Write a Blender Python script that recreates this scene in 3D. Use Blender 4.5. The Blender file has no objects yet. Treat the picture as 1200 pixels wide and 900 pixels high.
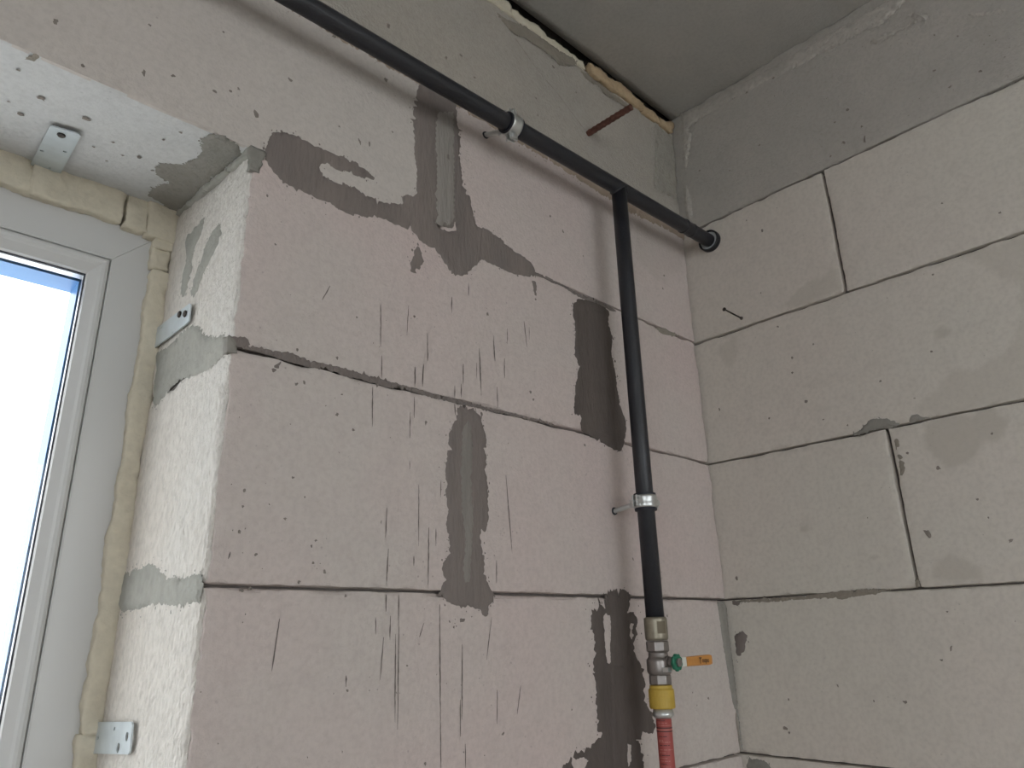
import bpy, math, random
import numpy as np
from mathutils import Vector, Matrix, geometry

sc = bpy.context.scene
C = sc.collection

# ------------------------------------------------------------------ camera
CAM_LOC = (-1.21773, -0.73043, -0.05352)
CAM_R = [[0.728773, -0.684365, -0.023105], [0.2088, 0.254231, -0.944335], [0.652144, 0.683382, 0.328173]]
FOCAL_PX = 851.27

cam_d = bpy.data.cameras.new('camera')
cam_d.sensor_fit = 'HORIZONTAL'; cam_d.sensor_width = 36.0
cam_d.lens = FOCAL_PX / 1200.0 * 36.0
cam_d.clip_start = 0.01; cam_d.clip_end = 200
cam = bpy.data.objects.new('camera', cam_d); C.objects.link(cam)
r, d, f = [Vector(v) for v in CAM_R]
cam.matrix_world = Matrix(((r.x, -d.x, -f.x, CAM_LOC[0]), (r.y, -d.y, -f.y, CAM_LOC[1]), (r.z, -d.z, -f.z, CAM_LOC[2]), (0, 0, 0, 1)))
sc.camera = cam

# ------------------------------------------------------------------ sky, daylight portals, exposure
SKY = 2.7
w = bpy.data.worlds.new('overcast_sky'); sc.world = w; w.use_nodes = True
bg = w.node_tree.nodes['Background']
bg.inputs[0].default_value = (0.93, 0.98, 1.03, 1); bg.inputs[1].default_value = SKY
vs = sc.view_settings
vs.view_transform = 'Standard'; vs.look = 'None'; vs.exposure = 0.56; vs.gamma = 1.0; vs.use_curve_mapping = False
def portal(name, loc, rot, sx, sy):
    l = bpy.data.lights.new(name, 'AREA'); l.shape = 'RECTANGLE'; l.size = sx; l.size_y = sy
    l.cycles.is_portal = True
    o = bpy.data.objects.new(name, l); C.objects.link(o); o.location = loc; o.rotation_euler = rot
# room: x -3.2..0, y -3..0, z -1.62..1.05 ; window_1 in the wall y=0, added_window_2 (unseen wide glazing, added to light the room) in the wall y=-3
WX0, WX1, WZ0, WZ1 = -2.155, -0.955, -0.75, 0.49         # outer size of window_1's frame
BX0, BX1, BZ0, BZ1 = -2.15, -0.08, -0.72, 0.95            # outer size of added_window_2's frame
portal('window_daylight', ((WX0+WX1)/2, 0.36, (WZ0+WZ1)/2), (-math.pi/2, 0, 0), WX1-WX0, WZ1-WZ0)
SY0, SY1, SZ0, SZ1 = -2.92, -1.2, -.72, .95                # outer size of added_window_3's frame (unseen, added for light; wall x=-3.2)
portal('added_side_portal', (-3.36, (SY0+SY1)/2, (SZ0+SZ1)/2), (math.pi/2, 0, -math.pi/2), SY1-SY0, SZ1-SZ0)  # sky portal at the unseen side window added for light
portal('added_back_portal', ((BX0+BX1)/2, -3.16, (BZ0+BZ1)/2), (math.pi/2, 0, 0), BX1-BX0, BZ1-BZ0)  # sky portal at the unseen back window, added to light the room

# ------------------------------------------------------------------ traced data (metres on the walls)
# planes: L = left wall (x,z) at y=0 ; R = right wall (y,z) at x=0 ; V = window reveal (y,z) at x=-0.938 ; S = soffit (x,y)
SMEARS = [('L', 'dark', 1.8, 1.2, [(-0.9222, 0.5164), (-0.9169, 0.5379), (-0.9025, 0.5446), (-0.8818, 0.5486), (-0.864, 0.5482), (-0.8437, 0.5475), (-0.8292, 0.5481), (-0.8123, 0.5497), (-0.7972, 0.5504), (-0.7815, 0.5466), (-0.7606, 0.5359), (-0.7719, 0.533), (-0.7894, 0.528), (-0.8025, 0.5278), (-0.8153, 0.5283), (-0.8182, 0.5204), (-0.8276, 0.5226), (-0.8403, 0.5274), (-0.848, 0.5215), (-0.8495, 0.5143), (-0.845, 0.5079), (-0.8348, 0.5062), (-0.8223, 0.5055), (-0.8016, 0.5127), (-0.7883, 0.5077), (-0.7706, 0.5067), (-0.7525, 0.507), (-0.7343, 0.5148), (-0.7249, 0.5175), (-0.7244, 0.5315), (-0.7159, 0.5366), (-0.7037, 0.5383), (-0.7014, 0.544), (-0.6999, 0.5828), (-0.7056, 0.6093), (-0.7064, 0.6435), (-0.7095, 0.6619), (-0.7091, 0.6876), (-0.7033, 0.7221), (-0.6984, 0.7381), (-0.6853, 0.7539), (-0.658, 0.7593), (-0.6295, 0.7566), (-0.6249, 0.7345), (-0.6248, 0.7074), (-0.6179, 0.6843), (-0.6191, 0.6521), (-0.6168, 0.6272), (-0.6123, 0.6037), (-0.6067, 0.5859), (-0.5983, 0.5846), (-0.5983, 0.5846), (-0.5944, 0.561), (-0.5872, 0.5391), (-0.5671, 0.5397), (-0.5375, 0.5362), (-0.5135, 0.525), (-0.4886, 0.5214), (-0.4695, 0.518), (-0.4623, 0.5051), (-0.4628, 0.4957), (-0.4773, 0.4871), (-0.5087, 0.4814), (-0.5329, 0.4805), (-0.5564, 0.482), (-0.5793, 0.4811), (-0.5907, 0.4651), (-0.6018, 0.4495), (-0.6179, 0.4407), (-0.6337, 0.4385), (-0.6442, 0.4486), (-0.6545, 0.4585), (-0.6648, 0.4685), (-0.6798, 0.4674), (-0.6923, 0.4717), (-0.7022, 0.4791), (-0.7142, 0.4811), (-0.7284, 0.4799), (-0.7423, 0.481), (-0.756, 0.4798), (-0.7649, 0.4783), (-0.7778, 0.4717), (-0.7929, 0.471), (-0.799, 0.4655), (-0.8095, 0.4662), (-0.82, 0.4682), (-0.8324, 0.47), (-0.8483, 0.4686), (-0.864, 0.47), (-0.8758, 0.4729), (-0.8888, 0.4711), (-0.9003, 0.476), (-0.91, 0.4816), (-0.918, 0.49), (-0.9218, 0.5003)], [[(-0.6536, 0.6617), (-0.647, 0.6666), (-0.6459, 0.6568), (-0.6501, 0.6459), (-0.6535, 0.6504)], [(-0.653, 0.605), (-0.6476, 0.61), (-0.6465, 0.603), (-0.6518, 0.5975)], [(-0.6665, 0.5118), (-0.6593, 0.5157), (-0.6551, 0.5108), (-0.6447, 0.5112), (-0.6314, 0.5141), (-0.6288, 0.5262), (-0.6271, 0.5134), (-0.642, 0.5056), (-0.6576, 0.505)]]),
 ('L', 'pale', 2.8, 0.6, [(-0.6693, 0.7045), (-0.6317, 0.7263), (-0.6293, 0.6731), (-0.628, 0.6168), (-0.6278, 0.5617), (-0.6288, 0.5271), (-0.6383, 0.5137), (-0.6603, 0.5096), (-0.6676, 0.5161), (-0.6692, 0.5534), (-0.6685, 0.6126), (-0.6709, 0.662)], []),
 ('L', 'dark', 1.2, 1.5, [(-0.7081, 0.4325), (-0.7014, 0.4481), (-0.6985, 0.4671), (-0.6915, 0.4607), (-0.687, 0.4535), (-0.6818, 0.4419), (-0.6926, 0.4257), (-0.7014, 0.411), (-0.7077, 0.4196)], []),
 ('L', 'umber', 1.6, 1.0, [(-0.374, 0.4715), (-0.3637, 0.4853), (-0.3473, 0.4905), (-0.3171, 0.4945), (-0.2942, 0.4934), (-0.2752, 0.4881), (-0.2814, 0.467), (-0.2728, 0.4367), (-0.2798, 0.4081), (-0.272, 0.3731), (-0.2688, 0.3323), (-0.2605, 0.3033), (-0.2539, 0.2945), (-0.2539, 0.2743), (-0.2632, 0.2479), (-0.2724, 0.2342), (-0.2913, 0.2314), (-0.3124, 0.2376), (-0.3401, 0.245), (-0.3705, 0.2517), (-0.3734, 0.2746), (-0.3885, 0.2788), (-0.3829, 0.3084), (-0.3776, 0.3338), (-0.3686, 0.3605), (-0.3776, 0.3782), (-0.376, 0.3987), (-0.3726, 0.4251), (-0.3782, 0.4442), (-0.377, 0.4601)], []),
 ('L', 'umber', 2.6, 0.4, [(-0.3396, 0.4768), (-0.2809, 0.4864), (-0.2851, 0.4604), (-0.2774, 0.4301), (-0.2835, 0.4018), (-0.2781, 0.3664), (-0.2772, 0.3254), (-0.2711, 0.2912), (-0.2736, 0.256), (-0.2969, 0.2473), (-0.3394, 0.2523), (-0.3468, 0.2868), (-0.346, 0.3359), (-0.3465, 0.3962)], []),
 ('L', 'dark', 1.7, 1.2, [(-0.6229, 0.24), (-0.6179, 0.245), (-0.6053, 0.2414), (-0.5951, 0.2454), (-0.5848, 0.2413), (-0.5797, 0.2278), (-0.5696, 0.203), (-0.5751, 0.188), (-0.5701, 0.1748), (-0.5754, 0.1621), (-0.5681, 0.1396), (-0.5708, 0.1276), (-0.5677, 0.1011), (-0.5716, 0.0819), (-0.5842, 0.0735), (-0.5819, 0.059), (-0.5771, 0.0447), (-0.5773, 0.0302), (-0.5727, 0.0161), (-0.5679, 0.0055), (-0.5606, -0.0015), (-0.5633, -0.0121), (-0.5708, -0.0175), (-0.571, -0.0304), (-0.583, -0.0297), (-0.5877, -0.0211), (-0.6041, -0.0178), (-0.6225, -0.0179), (-0.6382, -0.013), (-0.6471, -0.0048), (-0.6493, 0.0018), (-0.645, 0.0138), (-0.6497, 0.0306), (-0.6386, 0.045), (-0.6364, 0.0591), (-0.6388, 0.0696), (-0.6421, 0.0836), (-0.639, 0.1019), (-0.6438, 0.1196), (-0.6416, 0.1346), (-0.6455, 0.1527), (-0.6419, 0.1721), (-0.6397, 0.1916), (-0.6374, 0.2075), (-0.6302, 0.2206), (-0.6253, 0.2315)], []),
 ('L', 'pale', 2.7, 0.5, [(-0.6189, 0.2187), (-0.6079, 0.2287), (-0.5968, 0.2227), (-0.5961, 0.1789), (-0.5974, 0.1323), (-0.5958, 0.0874), (-0.599, 0.0436), (-0.6016, 0.0116), (-0.6133, 0.0044), (-0.6188, 0.0285), (-0.6132, 0.0642), (-0.6203, 0.1), (-0.6218, 0.1559)], []),
 ('L', 'dark', 1.2, 1.0, [(-0.6269, -0.0346), (-0.6179, -0.0303), (-0.6019, -0.0317), (-0.6088, -0.035), (-0.6224, -0.037)], []),
 ('L', 'umber', 1.6, 2.6, [(-0.3361, 0.0053), (-0.3215, 0.01), (-0.3024, 0.0095), (-0.283, 0.0079), (-0.2764, 0.0005), (-0.2821, -0.0055), (-0.2783, -0.0143), (-0.2694, -0.0231), (-0.2609, -0.0349), (-0.2661, -0.0553), (-0.2757, -0.0724), (-0.275, -0.0866), (-0.2614, -0.0956), (-0.2584, -0.1099), (-0.2553, -0.1241), (-0.258, -0.1435), (-0.2505, -0.1605), (-0.2401, -0.1751), (-0.2404, -0.1942), (-0.2558, -0.1981), (-0.2694, -0.1914), (-0.2799, -0.1984), (-0.2769, -0.2118), (-0.274, -0.2252), (-0.2741, -0.2434), (-0.2778, -0.2532), (-0.4557, -0.2299), (-0.447, -0.2125), (-0.4351, -0.2069), (-0.4191, -0.2015), (-0.3985, -0.1965), (-0.3797, -0.1935), (-0.3663, -0.1861), (-0.3739, -0.1766), (-0.3706, -0.1642), (-0.3731, -0.1462), (-0.3717, -0.1308), (-0.3743, -0.1124), (-0.3748, -0.0939), (-0.3712, -0.078), (-0.3699, -0.0646), (-0.3709, -0.051), (-0.3743, -0.04), (-0.3774, -0.0262), (-0.3724, -0.0193), (-0.3567, -0.0178), (-0.3513, -0.0093), (-0.3371, -0.0048)], [[(-0.344, -0.0276), (-0.3292, -0.0276), (-0.3298, -0.0459), (-0.335, -0.0736), (-0.3346, -0.0914), (-0.3415, -0.092), (-0.3441, -0.0734), (-0.3449, -0.0458)], [(-0.282, -0.0406), (-0.2775, -0.0401), (-0.2788, -0.0465), (-0.2824, -0.0479)], [(-0.2842, -0.0545), (-0.279, -0.0557), (-0.2816, -0.0614), (-0.2843, -0.0593)], [(-0.3076, -0.2034), (-0.3023, -0.2091), (-0.3042, -0.2244), (-0.3096, -0.2314), (-0.3103, -0.2185)], [(-0.4278, -0.2124), (-0.4078, -0.21), (-0.396, -0.2149), (-0.4048, -0.2223), (-0.4245, -0.2211)]]),
 ('L', 'umber', 2.8, 0.6, [(-0.338, -0.094), (-0.3074, -0.0961), (-0.302, -0.1024), (-0.3043, -0.1296), (-0.3071, -0.1456), (-0.3044, -0.1618), (-0.307, -0.1983), (-0.3135, -0.2258), (-0.3133, -0.2435), (-0.3481, -0.2391), (-0.3453, -0.2046), (-0.3452, -0.1792), (-0.3412, -0.1537), (-0.341, -0.1221)], []),
 ('L', 'dark', 0.9, 0.8, [(-0.9382, 0.2536), (-0.916, 0.2545), (-0.8896, 0.2555), (-0.8693, 0.2587), (-0.8477, 0.2557), (-0.8219, 0.2556), (-0.799, 0.2556), (-0.7711, 0.2548), (-0.7421, 0.2539), (-0.7075, 0.254), (-0.6711, 0.2521), (-0.6426, 0.2521), (-0.6179, 0.2519), (-0.5873, 0.2511), (-0.5499, 0.2522), (-0.4933, 0.2522), (-0.4325, 0.2522), (-0.4327, 0.2486), (-0.4934, 0.2491), (-0.55, 0.2479), (-0.5873, 0.247), (-0.6179, 0.2462), (-0.6521, 0.2462), (-0.6802, 0.2463), (-0.7073, 0.2475), (-0.7333, 0.2457), (-0.746, 0.2456), (-0.7667, 0.2466), (-0.7828, 0.2473), (-0.7984, 0.246), (-0.8101, 0.2494), (-0.8289, 0.2485), (-0.847, 0.246), (-0.8648, 0.2469), (-0.8822, 0.2478), (-0.909, 0.2495), (-0.9283, 0.2489)], []),
 ('L', 'dark', 0.9, 0.8, [(-0.9412, 0.2528), (-0.9357, 0.2602), (-0.9201, 0.2635), (-0.9162, 0.2561), (-0.9253, 0.251)], []),
 ('L', 'dark', 0.7, 0.8, [(-0.894, 0.2297), (-0.8864, 0.2382), (-0.8785, 0.2453), (-0.8805, 0.2363), (-0.8866, 0.2291)], []),
 ('L', 'dark', 0.7, 0.6, [(-0.7902, 0.1861), (-0.7834, 0.1874), (-0.78, 0.1827), (-0.782, 0.1768), (-0.7869, 0.1808)], []),
 ('L', 'dark', 0.9, 0.6, [(-0.4638, 0.502), (-0.4374, 0.5033), (-0.3965, 0.5013), (-0.3613, 0.4968), (-0.3168, 0.4974), (-0.2702, 0.498), (-0.2546, 0.4943), (-0.2711, 0.4893), (-0.3059, 0.4926), (-0.3473, 0.4905), (-0.3689, 0.4917), (-0.3968, 0.497), (-0.431, 0.4977), (-0.4673, 0.4956)], []),
 ('L', 'dark', 0.7, 0.6, [(-0.471, 0.4842), (-0.4612, 0.4875), (-0.4588, 0.4705), (-0.4647, 0.4287), (-0.4661, 0.4531), (-0.4704, 0.4708)], []),
 ('L', 'tan', 0.8, 0.8, [(-0.1438, 0.495), (-0.106, 0.5027), (-0.0587, 0.5007), (-0.0791, 0.4939), (-0.1176, 0.4875)], []),
 ('L', 'grey', 2.2, 0.6, [(-0.0301, -0.0037), (-0.0057, -0.0034), (-0.0012, -0.012), (-0.0026, -0.0493), (-0.0012, -0.0827), (-0.0012, -0.1156), (-0.0012, -0.1479), (-0.0012, -0.186), (-0.0012, -0.2356), (-0.0023, -0.2456), (-0.0056, -0.2377), (-0.0037, -0.1948), (-0.0169, -0.1688), (-0.021, -0.1306), (-0.0263, -0.082), (-0.0288, -0.049), (-0.0302, -0.0257)], []),
 ('R', 'dark', 1.4, 1.2, [(-0.0077, -0.0595), (-0.0213, -0.0548), (-0.037, -0.0534), (-0.0327, -0.0698), (-0.0242, -0.0893), (-0.0156, -0.0958), (-0.0092, -0.1056), (-0.0071, -0.0926)], []),
 ('R', 'dark', 1.2, 0.9, [(-0.0108, -0.0028), (-0.0286, -0.003), (-0.0257, -0.0097), (-0.0117, -0.0107)], []),
 ('R', 'grey', 1.6, 0.8, [(-0.2938, 0.265), (-0.3062, 0.2707), (-0.3214, 0.2672), (-0.3358, 0.2615), (-0.3413, 0.2555), (-0.3473, 0.2529), (-0.3398, 0.2476), (-0.3289, 0.2476), (-0.3139, 0.2509), (-0.2957, 0.2501), (-0.2862, 0.2485), (-0.2723, 0.249), (-0.2727, 0.2514), (-0.285, 0.2548)], []),
 ('R', 'grey', 1.2, 0.6, [(-0.3603, 0.2535), (-0.364, 0.262), (-0.3725, 0.2624), (-0.3797, 0.256), (-0.395, 0.2502), (-0.3766, 0.2509), (-0.3616, 0.2497)], []),
 ('R', 'tan', 1.0, 0.6, [(-0.3326, 0.2268), (-0.3364, 0.2295), (-0.3416, 0.2226), (-0.3395, 0.2115), (-0.333, 0.2116)], []),
 ('R', 'tan', 1.0, 0.6, [(-0.3332, 0.2035), (-0.3386, 0.207), (-0.3411, 0.1974), (-0.3418, 0.1813), (-0.3369, 0.1697), (-0.3319, 0.1717), (-0.3336, 0.1896)], []),
 ('R', 'tan', 1.0, 0.9, [(-0.0097, -0.0021), (-0.0815, -0.0018), (-0.1333, -0.0007), (-0.1824, 0.0016), (-0.2107, 0.0031), (-0.247, 0.0045), (-0.2892, 0.0007), (-0.2673, -0.0031), (-0.2272, -0.0065), (-0.2085, -0.01), (-0.1813, -0.0051), (-0.1423, -0.0067), (-0.1067, -0.0082), (-0.0262, -0.0058)], []),
 ('R', 'grey', 1.2, 1.0, [(-0.0015, -0.2585), (-0.0281, -0.2553), (-0.0474, -0.2628), (-0.0543, -0.2829), (-0.0012, -0.289)], []),
 ('R', 'tan', 0.8, 0.6, [(-0.3234, 0.0123), (-0.3286, 0.0182), (-0.3284, 0.0029), (-0.322, 0.0008)], []),
 ('V', 'light', 1.8, 1.2, [(0.2596, 0.3196), (0.199, 0.313), (0.1381, 0.3185), (0.1036, 0.3087), (0.0878, 0.2906), (0.0441, 0.2753), (0.0148, 0.2668), (0.0075, 0.2527), (0.016, 0.242), (0.0492, 0.2367), (0.0825, 0.2393), (0.1383, 0.2495), (0.1758, 0.2486), (0.1969, 0.2391), (0.231, 0.2343), (0.2405, 0.2579), (0.2408, 0.2857)], []),
 ('V', 'light', 1.8, 1.4, [(0.2499, 0.033), (0.1972, 0.0306), (0.1699, 0.0348), (0.1406, 0.0308), (0.1193, 0.0215), (0.0995, 0.0141), (0.0743, 0.0124), (0.0279, 0.0113), (0.01, 0.0119), (0.0021, 0.002), (0.0018, -0.0086), (0.0122, -0.016), (0.0409, -0.0173), (0.0718, -0.0174), (0.1148, -0.0127), (0.1591, -0.0137), (0.1967, -0.0152), (0.2367, -0.0168), (0.2555, -0.0112), (0.2543, 0.0084), (0.257, 0.0252)], []),
 ('V', 'light', 1.4, 1.0, [(0.2027, 0.4715), (0.1623, 0.4707), (0.1364, 0.4736), (0.1339, 0.4554), (0.1484, 0.4409), (0.1605, 0.4336), (0.1555, 0.4023), (0.163, 0.3807), (0.1735, 0.3685), (0.1898, 0.3786), (0.1919, 0.4086), (0.1827, 0.426), (0.1951, 0.4484)], []),
 ('V', 'light', 1.4, 1.0, [(0.0997, 0.4316), (0.0799, 0.4387), (0.0673, 0.4169), (0.0774, 0.3978), (0.0969, 0.3904), (0.1105, 0.3762), (0.1205, 0.3644), (0.1357, 0.3545), (0.1498, 0.3637), (0.1456, 0.3862), (0.1276, 0.4031), (0.1226, 0.4173)], []),
 ('S', 'grey', 1.6, 1.2, [(-1.0042, 0.1391), (-1.0015, 0.1207), (-0.9829, 0.1042), (-0.977, 0.0725), (-0.9772, 0.0489), (-0.9856, 0.04), (-0.9886, 0.0211), (-0.9834, 0.0022), (-0.9719, -0.0023), (-0.9517, 0.0057), (-0.9413, 0.0218), (-0.9408, 0.0657), (-0.9413, 0.1197), (-0.9392, 0.1753), (-0.9341, 0.2328), (-0.9297, 0.2685), (-0.9465, 0.2543), (-0.9684, 0.2347), (-0.985, 0.2295), (-0.9878, 0.1969), (-0.9774, 0.1619), (-0.9917, 0.162), (-1.0005, 0.1507)], []),
 ('S', 'tan', 0.8, 0.8, [(-1.1672, 0.0172), (-1.1645, 0.005), (-1.1609, -0.002), (-1.1565, 0.0023), (-1.1594, 0.013)], []),
 ('L', 'dusk', 2.0, 1.6, [(-0.0684, 1.0139), (-0.0408, 1.0012), (-0.0148, 1.0026), (-0.0012, 1.0314), (-0.0012, 0.986), (-0.0012, 0.9346), (-0.0049, 0.8785), (-0.0168, 0.8327), (-0.0957, 0.826), (-0.078, 0.9197)], []),
 ('L', 'tan', 1.6, 0.9, [(-0.5346, 0.9914), (-0.5098, 0.993), (-0.4812, 1.002), (-0.4606, 1.0093), (-0.4338, 1.0097), (-0.4032, 1.0109), (-0.3716, 1.0121), (-0.3455, 1.0148), (-0.3183, 1.0235), (-0.3157, 1.0139), (-0.3474, 0.9887), (-0.3741, 0.9735), (-0.3924, 0.9824), (-0.417, 0.983), (-0.4472, 0.9795), (-0.4705, 0.98), (-0.4909, 0.9718), (-0.5076, 0.9736), (-0.5213, 0.9799)], []),
 ('L', 'tan', 1.4, 0.9, [(-0.3135, 0.9983), (-0.2925, 1.0055), (-0.2722, 1.0008), (-0.2578, 1.0036), (-0.2401, 1.0027), (-0.2074, 1.0015), (-0.1696, 1.0026), (-0.1387, 1.0023), (-0.16, 0.9876), (-0.1939, 0.9889), (-0.2237, 0.9864), (-0.2421, 0.9829), (-0.2552, 0.9938), (-0.2768, 0.9881), (-0.2974, 0.9885)], []),
 ('L', 'crumb', 2.6, 2.2, [(-0.923, 0.7589), (-0.8599, 0.7532), (-0.7917, 0.7531), (-0.7015, 0.7561), (-0.6179, 0.756), (-0.506, 0.7596), (-0.3949, 0.7575), (-0.285, 0.754), (-0.1537, 0.7538), (-0.0012, 0.7555), (-0.0012, 0.7376), (-0.0993, 0.7345), (-0.1845, 0.7271), (-0.2872, 0.7304), (-0.3918, 0.7355), (-0.5068, 0.7367), (-0.6179, 0.7362), (-0.701, 0.7356), (-0.7907, 0.7337), (-0.8586, 0.7347), (-0.9334, 0.7425)], []),
 ('R', 'beam', 2.4, 1.4, [(-0.4207, 0.9661), (-0.4391, 0.9665), (-0.4563, 0.9616), (-0.4732, 0.9569), (-0.49, 0.954), (-0.505, 0.958), (-0.4967, 0.9741), (-0.515, 0.9657), (-0.5275, 0.9446), (-0.5241, 0.9414), (-0.5037, 0.9513), (-0.4805, 0.9495), (-0.4538, 0.9479), (-0.4393, 0.9506)], []),
 ('R', 'beam', 2.2, 1.4, [(-0.5761, 0.9089), (-0.5862, 0.9084), (-0.6081, 0.8933), (-0.6261, 0.8864), (-0.6325, 0.8831), (-0.62, 0.8804), (-0.6025, 0.8904)], []),
 ('R', 'beam', 2.4, 1.6, [(-0.0262, 1.0543), (-0.0746, 1.0358), (-0.1321, 1.0408), (-0.2112, 1.0329), (-0.2975, 1.0307), (-0.388, 1.0276), (-0.471, 1.0247), (-0.4899, 1.0197), (-0.5067, 1.0062), (-0.4536, 0.9848), (-0.4137, 0.9913), (-0.371, 0.992), (-0.3041, 0.9978), (-0.2323, 1.0041), (-0.1553, 1.0108), (-0.0928, 1.0093), (-0.0489, 1.0058), (-0.0263, 1.004)], []),
 ('R', 'beam', 2.2, 1.2, [(-0.0255, 1.016), (-0.042, 1.0099), (-0.0463, 0.9846), (-0.0386, 0.9515), (-0.0318, 0.9256), (-0.0216, 0.9017), (-0.0193, 0.9325)], []),
 ('R', 'beam', 2.0, 1.0, [(-0.0128, 0.877), (-0.0209, 0.8655), (-0.027, 0.8265), (-0.0255, 0.785), (-0.0168, 0.7716), (-0.0099, 0.7924), (-0.0093, 0.8354)], [])]
SCRATCHES = [(-0.7515, 0.355, -0.749, 0.2963), (-0.7468, 0.2853, -0.7456, 0.2551), (-0.7081, 0.3664, -0.7095, 0.3227), (-0.6764, 0.336, -0.6751, 0.2952), (-0.6346, 0.4022, -0.6344, 0.378), (-0.5558, 0.3648, -0.5555, 0.3245), (-0.5279, 0.384, -0.5286, 0.3584), (-0.4919, 0.4061, -0.4875, 0.3646), (-0.4811, 0.3996, -0.482, 0.3778), (-0.5837, 0.3373, -0.5827, 0.2878), (-0.5893, 0.3141, -0.5895, 0.2905), (-0.6138, 0.306, -0.6139, 0.2766), (-0.5351, 0.3341, -0.5359, 0.3027), (-0.6948, 0.2824, -0.6942, 0.2589), (-0.682, 0.2895, -0.6828, 0.2614), (-0.8249, 0.3573, -0.8342, 0.3352), (-0.6035, 0.435, -0.6036, 0.4143), (-0.7582, 0.241, -0.7567, 0.1903), (-0.6957, 0.2822, -0.695, 0.2548), (-0.6955, 0.2411, -0.6948, 0.2126), (-0.7012, 0.219, -0.7011, 0.1853), (-0.682, 0.2875, -0.6828, 0.2575), (-0.5838, 0.3351, -0.5808, 0.267), (-0.556, 0.3557, -0.5539, 0.325), (-0.5351, 0.3341, -0.5359, 0.3027), (-0.5508, 0.2863, -0.5499, 0.2543), (-0.6289, 0.2713, -0.6289, 0.2529), (-0.6174, 0.2759, -0.6174, 0.2553), (-0.6857, 0.1275, -0.6843, 0.0526), (-0.7316, 0.0946, -0.7322, 0.0595), (-0.7277, 0.0467, -0.7288, 0.0048), (-0.6693, 0.0761, -0.6688, 0.0031), (-0.6582, 0.0752, -0.6579, 0.0543), (-0.6509, 0.1372, -0.6515, 0.1151), (-0.537, 0.1592, -0.5284, 0.0529), (-0.6908, 0.0405, -0.6909, 0.0288), (-0.7003, 0.1562, -0.7, 0.1454), (-0.5572, 0.042, -0.5578, 0.0129), (-0.6288, 0.2449, -0.6278, 0.229), (-0.6744, 0.3076, -0.6751, 0.2952), (-0.9147, 0.0327, -0.9163, 0.0257), (-0.8571, -0.0309, -0.8609, -0.0807), (-0.7288, -0.0047, -0.7284, -0.0234), (-0.7143, -0.0481, -0.7118, -0.1401), (-0.7111, -0.0043, -0.7107, -0.0389), (-0.7099, -0.0389, -0.7081, -0.1476), (-0.722, -0.028, -0.7218, -0.0541), (-0.7303, -0.0509, -0.733, -0.0954), (-0.6513, -0.0148, -0.6485, -0.1456), (-0.6485, -0.1456, -0.6475, -0.1928), (-0.6157, -0.0612, -0.6162, -0.1453), (-0.6188, -0.1234, -0.6188, -0.1634), (-0.611, -0.1717, -0.6111, -0.1972), (-0.5592, -0.1161, -0.5605, -0.1548), (-0.6744, -0.036, -0.6806, -0.0518), (-0.5186, -0.1134, -0.5259, -0.1464), (-0.7763, -0.0888, -0.7756, -0.1001), (-0.7418, -0.0296, -0.741, -0.0477), (-0.5671, -0.0297, -0.5766, -0.0805)]
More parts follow.
